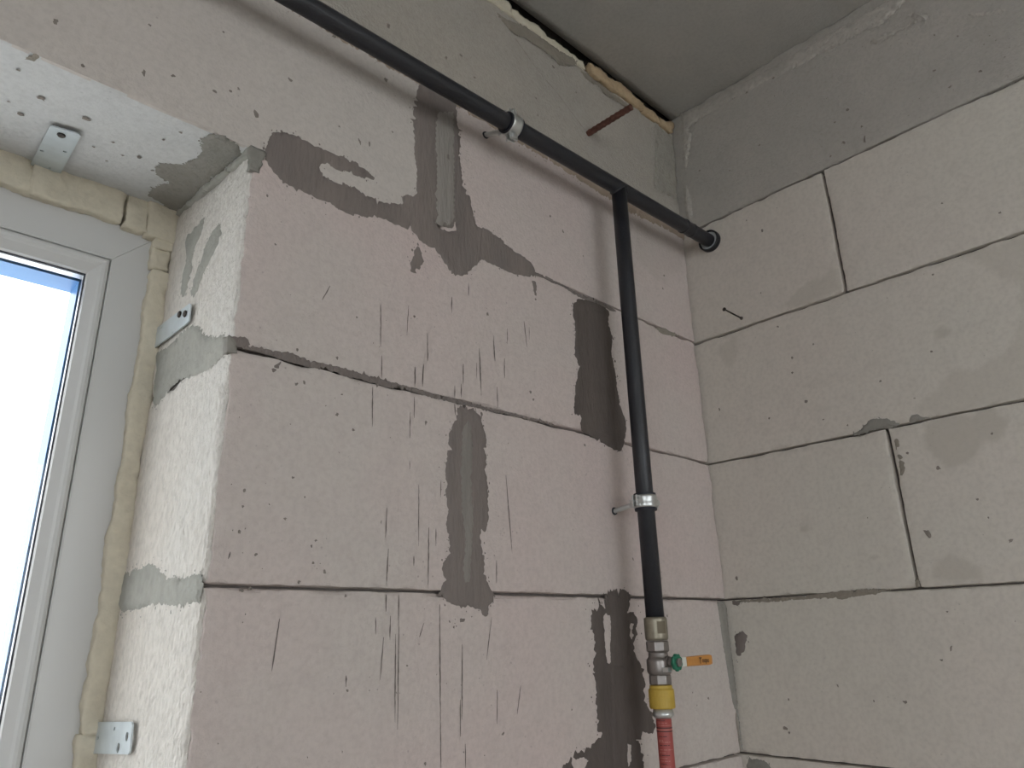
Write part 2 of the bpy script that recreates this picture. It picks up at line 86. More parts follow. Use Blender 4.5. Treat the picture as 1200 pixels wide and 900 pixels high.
PITS = [('L', -1.1512, 0.5493, 0.00504, 1.0),
 ('L', -1.0644, 0.5351, 0.00546, 2),
 ('L', -1.0354, 0.5503, 0.0042, 1.0),
 ('L', -0.9888, 0.5553, 0.00336, 1.0),
 ('L', -0.9707, 0.5667, 0.00336, 1.0),
 ('L', -0.9625, 0.5748, 0.00336, 1.0),
 ('L', -0.9382, 0.5516, 0.00588, 2),
 ('L', -1.0674, 0.6013, 0.00294, 1.0),
 ('L', -0.9884, 0.6444, 0.0021, 1.0),
 ('L', -1.1207, 0.5119, 0.00336, 1.0),
 ('L', -0.7585, 0.7102, 0.00672, 1.0),
 ('L', -0.7946, 0.5845, 0.00462, 3),
 ('L', -0.7799, 0.5887, 0.00378, 3),
 ('L', -0.8265, 0.5922, 0.00252, 1.0),
 ('L', -0.4203, 0.6231, 0.00294, 2),
 ('L', -0.3895, 0.6047, 0.00336, 3),
 ('L', -0.7575, 0.8107, 0.0063, 1.0),
 ('L', -0.6483, 0.8181, 0.00588, 1.0),
 ('L', -0.589, 0.8161, 0.0042, 1.0),
 ('L', -0.6179, 0.8431, 0.00378, 1.0),
 ('L', -0.4434, 0.8574, 0.00378, 1.0),
 ('L', -0.4416, 0.8212, 0.0042, 1.0),
 ('L', -0.3931, 0.9584, 0.00504, 1.0),
 ('L', -0.331, 0.935, 0.00336, 1.0),
 ('L', -0.8998, 0.6258, 0.0042, 1.0),
 ('L', -0.7431, 0.6268, 0.00294, 1.0),
 ('L', -0.8433, 0.7349, 0.00588, 2),
 ('L', -0.8986, 0.3867, 0.00252, 1.0),
 ('L', -0.698, 0.3535, 0.00294, 1.0),
 ('L', -0.5676, 0.3956, 0.00378, 2),
 ('L', -0.914, 0.4467, 0.00336, 1.0),
 ('L', -0.7851, 0.3271, 0.0021, 1.0),
 ('L', -0.8609, 0.2636, 0.00336, 1.0),
 ('L', -0.8586, 0.2225, 0.00336, 1.0),
 ('L', -0.8491, 0.2264, 0.00378, 1.0),
 ('L', -0.8, 0.2223, 0.0021, 1.0),
 ('L', -0.6763, 0.2103, 0.00462, 2),
 ('L', -0.8595, 0.0706, 0.00336, 1.0),
 ('L', -0.8383, 0.0957, 0.0021, 1.0),
 ('L', -0.8541, 0.1158, 0.00252, 1.0),
 ('L', -0.9064, 0.0952, 0.00294, 1.0),
 ('L', -0.9069, 0.079, 0.00252, 1.0),
 ('L', -0.9075, 0.0529, 0.00294, 1.0),
 ('L', -0.5771, 0.0502, 0.00252, 1.0),
 ('L', -0.8049, 0.1963, 0.00336, 1.0),
 ('L', -0.4827, 0.293, 0.00504, 1.0),
 ('L', -0.8093, 0.2666, 0.00336, 1.0),
 ('L', -0.4772, 0.282, 0.00294, 1.0),
 ('L', -0.8219, 0.0502, 0.00252, 1.0),
 ('L', -0.8265, 0.0438, 0.00252, 1.0),
 ('L', -0.8093, 0.0176, 0.00378, 1.0),
 ('L', -0.8386, 0.0062, 0.00336, 1.0),
 ('L', -0.8235, 0.0259, 0.00252, 1.0),
 ('L', -0.7388, 0.0772, 0.0021, 3),
 ('L', -0.888, 0.0314, 0.00252, 1.0),
 ('L', -0.7814, -0.0072, 0.00294, 1.0),
 ('L', -0.774, -0.1039, 0.00252, 1.0),
 ('L', -0.5508, -0.1668, 0.00378, 1.0),
 ('L', -0.6358, -0.0346, 0.00252, 1.0),
 ('L', -0.6291, -0.0412, 0.00252, 1.0),
 ('L', -0.6693, -0.1859, 0.00294, 1.0),
 ('L', -0.6975, -0.0822, 0.0021, 1.0),
 ('L', -0.8993, -0.0039, 0.00378, 1.0),
 ('L', -0.8907, -0.0017, 0.00336, 1.0),
 ('L', -0.5665, 0.396, 0.00336, 2),
 ('L', -0.4218, 0.6225, 0.00294, 2),
 ('L', -0.3909, 0.6059, 0.00336, 3),
 ('L', -0.3402, 0.5756, 0.00252, 1.0),
 ('L', -0.0923, 0.6212, 0.0042, 1.0),
 ('L', -0.102, 0.5896, 0.00294, 1.0),
 ('L', -0.4827, 0.293, 0.0042, 1.0),
 ('L', -0.3656, 0.2292, 0.00378, 1.0),
 ('L', -0.1167, 0.4937, 0.0042, 1.0),
 ('L', -0.2618, 0.3597, 0.00252, 1.0),
 ('L', -0.1851, -0.0277, 0.00336, 1.0),
 ('L', -0.1336, -0.1461, 0.00252, 1.0),
 ('L', -0.125, -0.1658, 0.00252, 1.0),
 ('L', -0.0901, -0.1576, 0.00378, 1.0),
 ('L', -0.4236, -0.1492, 0.0021, 1.0),
 ('L', -0.2638, 0.0587, 0.00336, 3),
 ('S', -1.14, 0.0789, 0.00672, 1.0),
 ('S', -1.0949, 0.0849, 0.00588, 1.0),
 ('S', -1.1509, 0.1334, 0.00504, 1.0),
 ('S', -1.0108, 0.0289, 0.00378, 1.0),
 ('S', -1.0194, 0.0605, 0.00336, 1.0),
 ('S', -1.0604, 0.1145, 0.00378, 1.0),
 ('S', -1.0265, 0.1266, 0.00504, 1.0),
 ('S', -1.073, 0.1446, 0.00294, 1.0),
 ('S', -1.0428, 0.1385, 0.00336, 1.0),
 ('S', -1.0524, 0.1694, 0.00336, 1.0),
 ('S', -1.1682, 0.0406, 0.00336, 1.0),
 ('S', -1.1653, 0.1146, 0.00336, 1.0),
 ('R', -0.1722, 0.6834, 0.00504, 1.0),
 ('R', -0.1436, 0.7191, 0.00252, 1.0),
 ('R', -0.1735, 0.4787, 0.00378, 1.0),
 ('R', -0.1907, 0.4112, 0.00336, 2),
 ('R', -0.2022, 0.3261, 0.00546, 1.0),
 ('R', -0.2661, 0.2676, 0.00294, 1.0),
 ('R', -0.4404, 0.4802, 0.00252, 1.0),
 ('R', -0.0334, 0.351, 0.0042, 3),
 ('R', -0.4137, 0.3556, 0.00294, 1.0),
 ('R', -0.1505, 0.5564, 0.00252, 1.0),
 ('R', -0.2329, 0.4246, 0.00336, 1.0),
 ('R', -0.1864, 0.3839, 0.00336, 1.0),
 ('R', -0.1312, 0.3112, 0.00294, 1.0),
 ('R', -0.3304, 0.3284, 0.00336, 1.0),
 ('R', -0.2278, 0.2863, 0.00252, 1.0),
 ('R', -0.3753, 0.2875, 0.0021, 1.0),
 ('R', -0.354, 0.0788, 0.00756, 3),
 ('R', -0.4573, 0.0565, 0.00462, 1.0),
 ('R', -0.3877, 0.1731, 0.00462, 1.0),
 ('R', -0.0263, 0.0348, 0.00588, 2),
 ('R', -0.3486, 0.2037, 0.00336, 1.0),
 ('R', -0.4666, 0.2098, 0.00294, 1.0),
 ('R', -0.2709, 0.1128, 0.0021, 1.0),
 ('R', -0.4285, 0.1195, 0.00294, 1.0),
 ('R', -0.4373, 0.0916, 0.00252, 1.0),
 ('R', -0.1795, -0.1383, 0.00294, 2),
 ('R', -0.3527, -0.0844, 0.00462, 2),
 ('R', -0.0811, -0.2055, 0.00588, 1.0),
 ('R', -0.2755, -0.1581, 0.0042, 1.0),
 ('R', -0.358, -0.034, 0.00294, 1.0),
 ('R', -0.0938, -0.1622, 0.00336, 1.0),
 ('R', -0.3373, -0.0998, 0.00294, 1.0),
 ('R', -0.2312, -0.1588, 0.00252, 1.0),
 ('R', -0.0876, -0.2114, 0.00336, 1.0),
 ('R', -0.2775, -0.1581, 0.00294, 1.0),
 ('R', -0.5266, 0.9057, 0.00252, 1.0),
 ('R', -0.558, 0.8794, 0.00294, 1.0),
 ('R', -0.5741, 0.7959, 0.00462, 1.0),
 ('R', -0.3416, 0.8361, 0.00252, 1.0),
 ('R', -0.3491, 0.7874, 0.00504, 2),
 ('R', -0.3849, 0.7728, 0.00714, 3),
 ('R', -0.1937, 0.8702, 0.00252, 1.0),
 ('R', -0.0555, 0.8835, 0.00336, 1.0),
 ('R', -0.3676, 0.8489, 0.00462, 1.0),
 ('R', -0.4044, 0.9982, 0.00588, 1.0),
 ('R', -0.4358, 0.9983, 0.0084, 1.0),
 ('R', -0.4503, 0.994, 0.00588, 1.0),
 ('R', -0.2451, 1.0063, 0.00588, 1.0),
 ('R', -0.1846, 1.0066, 0.0042, 1.0),
 ('R', -0.1553, 1.0108, 0.0042, 1.0),
 ('R', -0.5134, 0.8386, 0.00378, 1.0),
 ('R', -0.5287, 0.7945, 0.00336, 1.0),
 ('R', -0.3225, 0.7712, 0.00336, 1.0),
 ('R', -0.3849, 0.8006, 0.00294, 1.0),
 ('R', -0.1228, 0.8473, 0.00252, 1.0),
 ('R', -0.5478, 0.5432, 0.00336, 1.0),
 ('R', -0.4767, 0.5948, 0.00252, 1.0),
 ('R', -0.1721, 0.6822, 0.00462, 1.0),
 ('R', -0.1436, 0.7191, 0.00252, 1.0),
 ('R', -0.3833, 1.0001, 0.00336, 1.0)]
STAINS_AND_PATCHES = [('R', 0.8, [(-0.1761, 0.5143), (-0.2066, 0.5294), (-0.2356, 0.5388), (-0.2583, 0.5471), (-0.266, 0.5299), (-0.2869, 0.5614), (-0.2999, 0.5475), (-0.3006, 0.5221), (-0.3002, 0.5056), (-0.2566, 0.5052), (-0.2136, 0.5038)]),
 ('R', 0.7, [(-0.4921, 0.4919), (-0.5152, 0.4895), (-0.5747, 0.4879), (-0.5226, 0.2502), (-0.4794, 0.248), (-0.4027, 0.2484), (-0.3778, 0.2681), (-0.3853, 0.285), (-0.4123, 0.2967), (-0.4349, 0.3092), (-0.4706, 0.3128), (-0.498, 0.3184), (-0.5215, 0.3428), (-0.5432, 0.3764), (-0.5464, 0.4074), (-0.5376, 0.4343), (-0.5162, 0.4572)]),
 ('R', 1.1, [(-0.3819, 0.2463), (-0.4027, 0.2484), (-0.4342, 0.2478), (-0.479, 0.2459), (-0.4888, 0.2242), (-0.481, 0.2046), (-0.4518, 0.2043), (-0.4408, 0.1785), (-0.4187, 0.1719), (-0.4057, 0.1743), (-0.3903, 0.1859), (-0.3801, 0.2057), (-0.38, 0.2261)]),
 ('R', 1.0, [(-0.3517, 0.0309), (-0.3773, 0.0431), (-0.3978, 0.0332), (-0.4097, 0.0203), (-0.4118, 0.0044), (-0.3771, 0.0047), (-0.3485, 0.0147)]),
 ('R', 1.1, [(-0.427, 0.3853), (-0.4309, 0.3903), (-0.4386, 0.3878), (-0.4413, 0.3806), (-0.4353, 0.3753), (-0.4284, 0.3776)]),
 ('R', 1.1, [(-0.1531, 0.1076), (-0.1591, 0.1136), (-0.1693, 0.1138), (-0.1715, 0.1064), (-0.1647, 0.1015), (-0.1557, 0.1015)]),
 ('R', 0.8, [(-0.2602, 0.0537), (-0.2779, 0.0543), (-0.2788, 0.0476), (-0.2654, 0.0457)]),
 ('R', 0.7, [(-0.0501, 0.4761), (-0.0826, 0.4839), (-0.0874, 0.4527), (-0.0718, 0.4279), (-0.0523, 0.4454)]),
 ('L', 0.5, [(-0.0115, 0.716), (-0.0731, 0.7128), (-0.1733, 0.7086), (-0.183, 0.633), (-0.1193, 0.5994), (-0.0227, 0.6515)])]  # left-wall entry: a darker patch below the pipe end


# ------------------------------------------------------------------ noise
def _h(ix, iy, iz, s):
    n = (ix*374761393 + iy*668265263 + iz*2147483647 + s*1274126177) & 0xffffffff
    n = ((n ^ (n >> 13)) * 1274126177) & 0xffffffff
    n = ((n ^ (n >> 16)) * 2246822519) & 0xffffffff
    return ((n ^ (n >> 15)) & 0xffff) / 65535.0
def vnoise(p, s=0):
    p = np.asarray(p, float); i = np.floor(p).astype(np.int64); t = p - i; t = t*t*(3-2*t)
    out = 0
    for dx in (0, 1):
        for dy in (0, 1):
            for dz in (0, 1):
                wgt = (t[:,0] if dx else 1-t[:,0])*(t[:,1] if dy else 1-t[:,1])*(t[:,2] if dz else 1-t[:,2])
                out = out + wgt*_h(i[:,0]+dx, i[:,1]+dy, i[:,2]+dz, s)
    return out
def fbm(p, s=0, o=3):
    v = 0; a = .5; t = 0
    for k in range(o):
        v = v + a*vnoise(np.asarray(p)*2**k + 17.3*k, s+k); t += a; a *= .5
    return v/t

# ------------------------------------------------------------------ object helpers
WORLD = {}
def link(o, parent, wl):
    C.objects.link(o); WORLD[o.name] = Vector(wl)
    if parent is not None:
        o.parent = parent; o.location = Vector(wl) - WORLD[parent.name]
    else:
        o.location = wl
    return o
def mk(name, V, F, mat, parent=None, origin=None, smooth=False, attrs=None):
    V = np.asarray(V, float)
    if origin is None:
        origin = WORLD[parent.name] if parent is not None else V.mean(0)
    origin = Vector([float(q) for q in origin])
    me = bpy.data.meshes.new(name)
    me.from_pydata((V - np.array(origin)).tolist(), [], [list(map(int, q)) for q in F])
    if attrs:
        for k, a in attrs.items():
            at = me.attributes.new(k, 'FLOAT', 'POINT'); at.data.foreach_set('value', np.asarray(a, np.float32))
    me.materials.append(mat)
    if smooth:
        me.polygons.foreach_set('use_smooth', [True]*len(me.polygons))
    me.update()
    return link(bpy.data.objects.new(name, me), parent, origin)
def empty(name, loc, parent=None):
    o = bpy.data.objects.new(name, None); o.empty_display_size = .05
    return link(o, parent, loc)
def tag(o, label, cat, group=None):
    o['label'] = label; o['category'] = cat
    if group: o['group'] = group
    return o
def struct(o, label=None):
    o['kind'] = 'structure'
    if label: o['label'] = label
    return o
def join(parts):
    V = []; F = []; n = 0
    for v, fs in parts:
        V += [tuple(q) for q in v]; F += [[i+n for i in q] for q in fs]; n += len(v)
    return V, F
def box(x0, x1, y0, y1, z0, z1):
    V = [(x, y, z) for x in (x0, x1) for y in (y0, y1) for z in (z0, z1)]
    return V, [[0,1,3,2],[4,6,7,5],[0,4,5,1],[2,3,7,6],[0,2,6,4],[1,5,7,3]]
def bevel(o, wd, seg=2):
    m = o.modifiers.new('bevel', 'BEVEL'); m.width = wd; m.segments = seg; m.limit_method = 'ANGLE'; return o
def frame_of(axis):
    a = Vector(axis).normalized(); t = Vector((0,0,1)) if abs(a.z) < .9 else Vector((1,0,0))
    u = (t - a*t.dot(a)).normalized(); return a, u, a.cross(u)
def lathe(p0, axis, prof, n=28, facet=None, ref=None):
    """prof: list of (t along axis, radius). Closed with caps."""
    a, u, v = frame_of(axis)
    if ref is not None:
        u = (Vector(ref) - a*Vector(ref).dot(a)).normalized(); v = a.cross(u)
    p0 = Vector(p0); V = []; F = []
    for t, rr in prof:
        for k in range(n):
            an = 2*math.pi*(k+.5)/n
            V.append(p0 + a*t + (u*math.cos(an) + v*math.sin(an))*rr)
    m = len(prof)
    for i in range(m-1):
        for k in range(n):
            F.append([i*n+k, i*n+(k+1)%n, (i+1)*n+(k+1)%n, (i+1)*n+k])
    F.append(list(range(n))[::-1]); F.append([(m-1)*n+k for k in range(n)])
    return V, F
def ring(p0, axis, prof, n=32):
    """closed profile (t, r) revolved: no caps"""
    a, u, v = frame_of(axis); p0 = Vector(p0); V = []; F = []; m = len(prof)
    for t, rr in prof:
        for k in range(n):
            an = 2*math.pi*k/n
            V.append(p0 + a*t + (u*math.cos(an) + v*math.sin(an))*rr)
    for i in range(m):
        j = (i+1) % m
        for k in range(n):
            F.append([i*n+k, i*n+(k+1)%n, j*n+(k+1)%n, j*n+k])
    return V, F
def tube(pts, rad, n=20):
    pts = [Vector(p) for p in pts]; V = []; F = []
    t0 = (pts[1]-pts[0]).normalized(); a, u, v = frame_of(t0)
    for i, p in enumerate(pts):
        t = (pts[min(i+1, len(pts)-1)] - pts[max(i-1, 0)]).normalized()
        u = (u - t*u.dot(t)).normalized(); v = t.cross(u)
        rr = rad[i] if isinstance(rad, (list, tuple)) else rad
        for k in range(n):
            an = 2*math.pi*k/n; V.append(p + (u*math.cos(an)+v*math.sin(an))*rr)
    for i in range(len(pts)-1):
        for k in range(n):
            F.append([i*n+k, i*n+(k+1)%n, (i+1)*n+(k+1)%n, (i+1)*n+k])
    F.append(list(range(n))[::-1]); F.append([(len(pts)-1)*n+k for k in range(n)])
    return V, F
def axis_pts(a, b, res, edge=()):
    n = max(1, int(round((b-a)/res))); return np.unique(np.round(np.concatenate([np.linspace(a, b, n+1), [a+e for e in edge], [b-e for e in edge]]), 6))
def rough_box(xs, ys, zs, skip=()):
    """surface grid of a box, faces listed in skip ('x-','y+'...) are one polygon"""
    idx = {}; V = []; F = []
    def vi(p):
        k = (round(p[0], 6), round(p[1], 6), round(p[2], 6))
        if k not in idx: idx[k] = len(V); V.append(k)
        return idx[k]
    A = (list(xs), list(ys), list(zs))
    for ax in range(3):
        b, c_ = [(1, 2), (2, 0), (0, 1)][ax]
        for side in (0, 1):
            val = A[ax][-1 if side else 0]
            if ('xyz'[ax] + '-+'[side]) in skip:
                loop = [(p, A[c_][0]) for p in A[b]] + [(A[b][-1], q) for q in A[c_][1:]] + [(p, A[c_][-1]) for p in A[b][::-1][1:]] + [(A[b][0], q) for q in A[c_][::-1][1:-1]]
                fs = []
                for p, q in loop:
                    t = [0, 0, 0]; t[ax] = val; t[b] = p; t[c_] = q; fs.append(vi(t))
                F.append(fs if side else fs[::-1]); continue
            g = np.empty((len(A[b]), len(A[c_])), int)
            for i, p in enumerate(A[b]):
                for j, q in enumerate(A[c_]):
                    t = [0, 0, 0]; t[ax] = val; t[b] = p; t[c_] = q; g[i, j] = vi(t)
            for i in range(len(A[b])-1):
                for j in range(len(A[c_])-1):
                    q = [g[i, j], g[i+1, j], g[i+1, j+1], g[i, j+1]]
                    F.append(q if side else q[::-1])
    return np.array(V), F
def chip(V, lo, hi, seed, amp=.004, wid=.006, base=.0008, face=.0003):
    """crumbled edges: pull points near the box edges inwards by noise"""
    V = V.copy(); lo = np.array(lo); hi = np.array(hi)
    dl = V - lo; dh = hi - V; dd = np.minimum(dl, dh); inward = np.where(dl < dh, 1., -1.)
    e = np.sort(dd, 1)[:, 1]
    n1 = fbm(V*38 + seed*3.1, seed, 3); n2 = fbm(V*140 + seed, seed+9, 2); n3 = vnoise(V*13 + seed*1.7, seed+5)
    a = base + amp*(np.clip(n1-.42, 0, 1)*1.6 + .35*n2*n1) + amp*2.2*np.clip(n3-.72, 0, 1)
    k = a*np.exp(-(e/wid)**1.3)
    wgt = np.exp(-dd/wid)
    V = V + inward*wgt*k[:, None]
    on = (dd < 1e-7)
    V = V + inward*on*((fbm(V*60+seed, seed+3, 2)*face)[:, None])
    return V

# ------------------------------------------------------------------ polygons on a plane
def jag(poly, jit, step, seed):
    rnd = np.random.RandomState(seed); P = np.array(poly, float); out = []
    lown = rnd.normal(0, 1, 4096)
    for i in range(len(P)):
        a, b = P[i], P[(i+1) % len(P)]; L = np.linalg.norm(b-a); n = max(1, int(round(L/step)))
        nr = np.array([-(b-a)[1], (b-a)[0]])/(L+1e-9)
        for k in range(n):
            t = k/n; q = a + (b-a)*t
            out.append(q + nr*(rnd.normal(0, jit*.42) + (rnd.normal(0, jit*1.3) if rnd.rand() < .22 else 0)) + rnd.normal(0, jit*.12, 2))
    return np.array(out)
def inside(P, poly):
    x, y = P[:, 0], P[:, 1]; r_ = np.zeros(len(P), bool); n = len(poly); j = n-1
    for i in range(n):
        xi, yi = poly[i]; xj, yj = poly[j]
        c_ = ((yi > y) != (yj > y)) & (x < (xj-xi)*(y-yi)/((yj-yi) if yj != yi else 1e-12) + xi)
        r_ ^= c_; j = i
    return r_
def dist_seg(P, poly):
    A = np.asarray(poly); B = np.roll(A, -1, 0); best = np.full(len(P), 9.)
    for a, b in zip(A, B):
        ab = b-a; t = np.clip(((P-a)@ab)/(ab@ab+1e-12), 0, 1); best = np.minimum(best, np.linalg.norm(P-(a+t[:, None]*ab), axis=1))
    return best
def tri_poly(outer, holes, grid):
    loops = [outer]+list(holes); pts = []; ed = []
    for lp in loops:
        n0 = len(pts); pts += [tuple(q) for q in lp]; ed += [(n0+i, n0+(i+1) % len(lp)) for i in range(len(lp))]
    if grid:
        lo, hi = outer.min(0), outer.max(0)
        gx, gy = np.meshgrid(np.arange(lo[0], hi[0], grid), np.arange(lo[1], hi[1], grid*.87)); gx = gx + (np.arange(gx.shape[0]) % 2)[:, None]*grid*.5
        G = np.stack([gx.ravel(), gy.ravel()], 1)
        if len(G):
            ok = inside(G, outer)
            for hl in holes: ok &= ~inside(G, hl)
            G = G[ok]
            for lp in loops: 
                if len(G): G = G[dist_seg(G, lp) > grid*.35]
            pts += [tuple(q) for q in G]
    S_ = 100.0
    res = geometry.delaunay_2d_cdt([Vector((p[0]*S_, p[1]*S_)) for p in pts], ed, [], 0, 1e-6)
    P = np.array([(v.x/S_, v.y/S_) for v in res[0]]); T = [list(t) for t in res[2]]
    cen = np.array([P[t].mean(0) for t in T]); ok = inside(cen, outer)
    for hl in holes: ok &= ~inside(cen, hl)
    return P, [t for t, k in zip(T, ok) if k]
def on_plane(pl, P, hgt):
    hgt = np.asarray(hgt)
    if pl == 'L': return np.stack([P[:, 0], -hgt, P[:, 1]], 1)
    if pl == 'R': return np.stack([-hgt, P[:, 0], P[:, 1]], 1)
    if pl == 'V': return np.stack([-.938-hgt, P[:, 0], P[:, 1]], 1)
    return np.stack([P[:, 0], P[:, 1], .50+.13*P[:, 1]-hgt], 1)
def orient(V, F, pl):
    nrm = {'L': (0, -1, 0), 'R': (-1, 0, 0), 'V': (-1, 0, 0), 'S': (0, 0, -1)}[pl]; out = []
    for t in F:
        a, b, c_ = V[t[0]], V[t[1]], V[t[2]]
        out.append(t if np.dot(np.cross(b-a, c_-a), nrm) > 0 else t[::-1])
    return out
def smear(name, pl, mat, th, jit, poly, holes, parent, seed):
    th *= 1e-3; jit *= 1e-3
    outer = jag(poly, jit*1.5, .0026, seed); hs = [jag(q, jit*.5, .003, seed+7) for q in holes]
    P, T = tri_poly(outer, hs, .0055)
    dd = dist_seg(P, outer)
    for q in hs: dd = np.minimum(dd, dist_seg(P, q))
    rel = np.clip(dd/.0035, 0, 1); rel = rel*(2-rel)
    P3 = np.concatenate([P*np.array([70, 22]), np.full((len(P), 1), seed*1.0)], 1)
    if pl in 'VS': P3[:, :2] = P*np.array([40, 40])
    hg = -.0006 + rel*(th + .0006) + rel*(fbm(P3, seed, 3)-.5)*th*1.1
    V = on_plane(pl, P, hg)
    T = orient(V, T, pl); parts = [(V, T)]
    rs = np.random.RandomState(seed+1)
    if jit > .0007 and th > .001:
        for _ in range(int(len(outer)*.30)):
            i = rs.randint(len(outer)); q = outer[i] + rs.normal(0, jit*2.4, 2); s_ = rs.uniform(.0004, .0013)*(1 if rs.rand() < .85 else 1.8)
            if inside(q[None], outer)[0] or (pl in 'LR' and q[0] > -.004): continue
            an = np.linspace(0, 2*math.pi, 7, endpoint=False); rad = s_*rs.uniform(.5, 1.3, 7)
            p_ = np.concatenate([q + np.stack([np.cos(an)*rad, np.sin(an)*rad*1.3], 1), q[None]])
            v_ = on_plane(pl, p_, np.array([-.0002]*7 + [.0009])); parts.append((v_, orient(v_, [[k, (k+1) % 7, 7] for k in range(7)], pl)))
    V, T = join(parts)
    return mk(name, V, T, mat, parent, origin=np.array(V).mean(0), smooth=True)
def plate_poly(pl, outer, holes, h0, h1):
    """flat plate with real holes, from height h0 to h1 above plane pl"""
    P, T = tri_poly(np.array(outer), [np.array(q) for q in holes], 0)
    a = on_plane(pl, P, np.full(len(P), h1)); b = on_plane(pl, P, np.full(len(P), h0)); n = len(P)
    T1 = orient(a, T, pl); F = T1 + [[i+n for i in t[::-1]] for t in T1]
    cnt = {}
    for t in T1:
        for i in range(3):
            e = (t[i], t[(i+1) % 3]); cnt[e] = 1
    for (i, j) in list(cnt):
        if (j, i) not in cnt: F.append([j, i, i+n, j+n])
    return np.concatenate([a, b]), F

# ------------------------------------------------------------------ materials
def new_mat(name):
    m = bpy.data.materials.new(name); m.use_nodes = True; nt = m.node_tree
    return m, nt, nt.nodes, nt.links, nt.nodes['Principled BSDF']
def simple(name, col, rough=.5, metal=0., bump=0., scale=60., var=0., spec=None):
    m, nt, N, L, b = new_mat(name)
    b.inputs['Base Color'].default_value = (*col, 1); b.inputs['Roughness'].default_value = rough; b.inputs['Metallic'].default_value = metal
    if spec is not None: b.inputs['Specular IOR Level'].default_value = spec
    if bump or var:
        g = N.new('ShaderNodeNewGeometry'); n = N.new('ShaderNodeTexNoise'); n.inputs['Scale'].default_value = scale; n.inputs['Detail'].default_value = 5
        L.new(g.outputs['Position'], n.inputs['Vector'])
        if bump:
            bp = N.new('ShaderNodeBump'); bp.inputs['Strength'].default_value = bump; bp.inputs['Distance'].default_value = .002
            L.new(n.outputs['Fac'], bp.inputs['Height']); L.new(bp.outputs['Normal'], b.inputs['Normal'])
        if var:
            mx = N.new('ShaderNodeMix'); mx.data_type = 'RGBA'
            mx.inputs[6].default_value = (*[q*(1-var) for q in col], 1); mx.inputs[7].default_value = (*[min(1, q*(1+var)) for q in col], 1)
            L.new(n.outputs['Fac'], mx.inputs[0]); L.new(mx.outputs[2], b.inputs['Base Color'])
    return m
def masonry(name, c0, c1, stain_col, big=3.0, speck=.0, bump=.35, fine=260, mid=38, grain=.22, stretch=(1, 1, 1)):
    """mottled mineral surface: two-tone cloud, fine grain relief, optional 'stain' attribute and dark pores"""
    m, nt, N, L, b = new_mat(name); b.inputs['Roughness'].default_value = .93; b.inputs['Specular IOR Level'].default_value = .2
    g = N.new('ShaderNodeNewGeometry'); mp = N.new('ShaderNodeMapping'); mp.inputs['Scale'].default_value = stretch; L.new(g.outputs['Position'], mp.inputs['Vector'])
    def noise(s, det=4, src=None):
        n = N.new('ShaderNodeTexNoise'); n.inputs['Scale'].default_value = s; n.inputs['Detail'].default_value = det
        L.new((src or mp.outputs['Vector']), n.inputs['Vector']); return n.outputs['Fac']
    def ramp(fac, a, b_):
        r_ = N.new('ShaderNodeMapRange'); r_.inputs[1].default_value = a; r_.inputs[2].default_value = b_; L.new(fac, r_.inputs[0]); return r_.outputs[0]
    def mix(f_, a, b_):
        x = N.new('ShaderNodeMix'); x.data_type = 'RGBA'
        if isinstance(f_, float): x.inputs[0].default_value = f_
        else: L.new(f_, x.inputs[0])
        for i, q in ((6, a), (7, b_)):
            if isinstance(q, tuple): x.inputs[i].default_value = (*q, 1)
            else: L.new(q, x.inputs[i])
        return x.outputs[2]
    def mul(a, k):
        x = N.new('ShaderNodeMath'); x.operation = 'MULTIPLY'; L.new(a, x.inputs[0])
        if isinstance(k, float): x.inputs[1].default_value = k
        else: L.new(k, x.inputs[1])
        return x.outputs[0]
    col = mix(ramp(noise(big, 3), .35, .65), c0, c1)
    col = mix(mul(ramp(noise(mid, 5), .45, .75), .22), col, tuple(q*.72 for q in c0))
    col = mix(mul(ramp(noise(fine*.55, 3), .42, .68), grain), col, tuple(q*.62 for q in c0))
    at = N.new('ShaderNodeAttribute'); at.attribute_name = 'stain'
    col = mix(at.outputs['Fac'], col, stain_col)
    if speck:
        v = N.new('ShaderNodeTexVoronoi'); v.inputs['Scale'].default_value = 95; L.new(g.outputs['Position'], v.inputs['Vector'])
        r_ = N.new('ShaderNodeMapRange'); r_.inputs[1].default_value = .16; r_.inputs[2].default_value = .06; L.new(v.outputs['Distance'], r_.inputs[0])
        sel = ramp(noise(14, 2), .56, .66)
        col = mix(mul(mul(r_.outputs[0], sel), speck), col, tuple(q*.35 for q in c0))
    L.new(col, b.inputs['Base Color'])
    bp = N.new('ShaderNodeBump'); bp.inputs['Strength'].default_value = bump; bp.inputs['Distance'].default_value = .003
    ad = N.new('ShaderNodeMath'); ad.operation = 'ADD'; L.new(noise(fine, 3), ad.inputs[0]); L.new(noise(mid, 4), ad.inputs[1])
    L.new(ad.outputs[0], bp.inputs['Height']); L.new(bp.outputs['Normal'], b.inputs['Normal'])
    return m

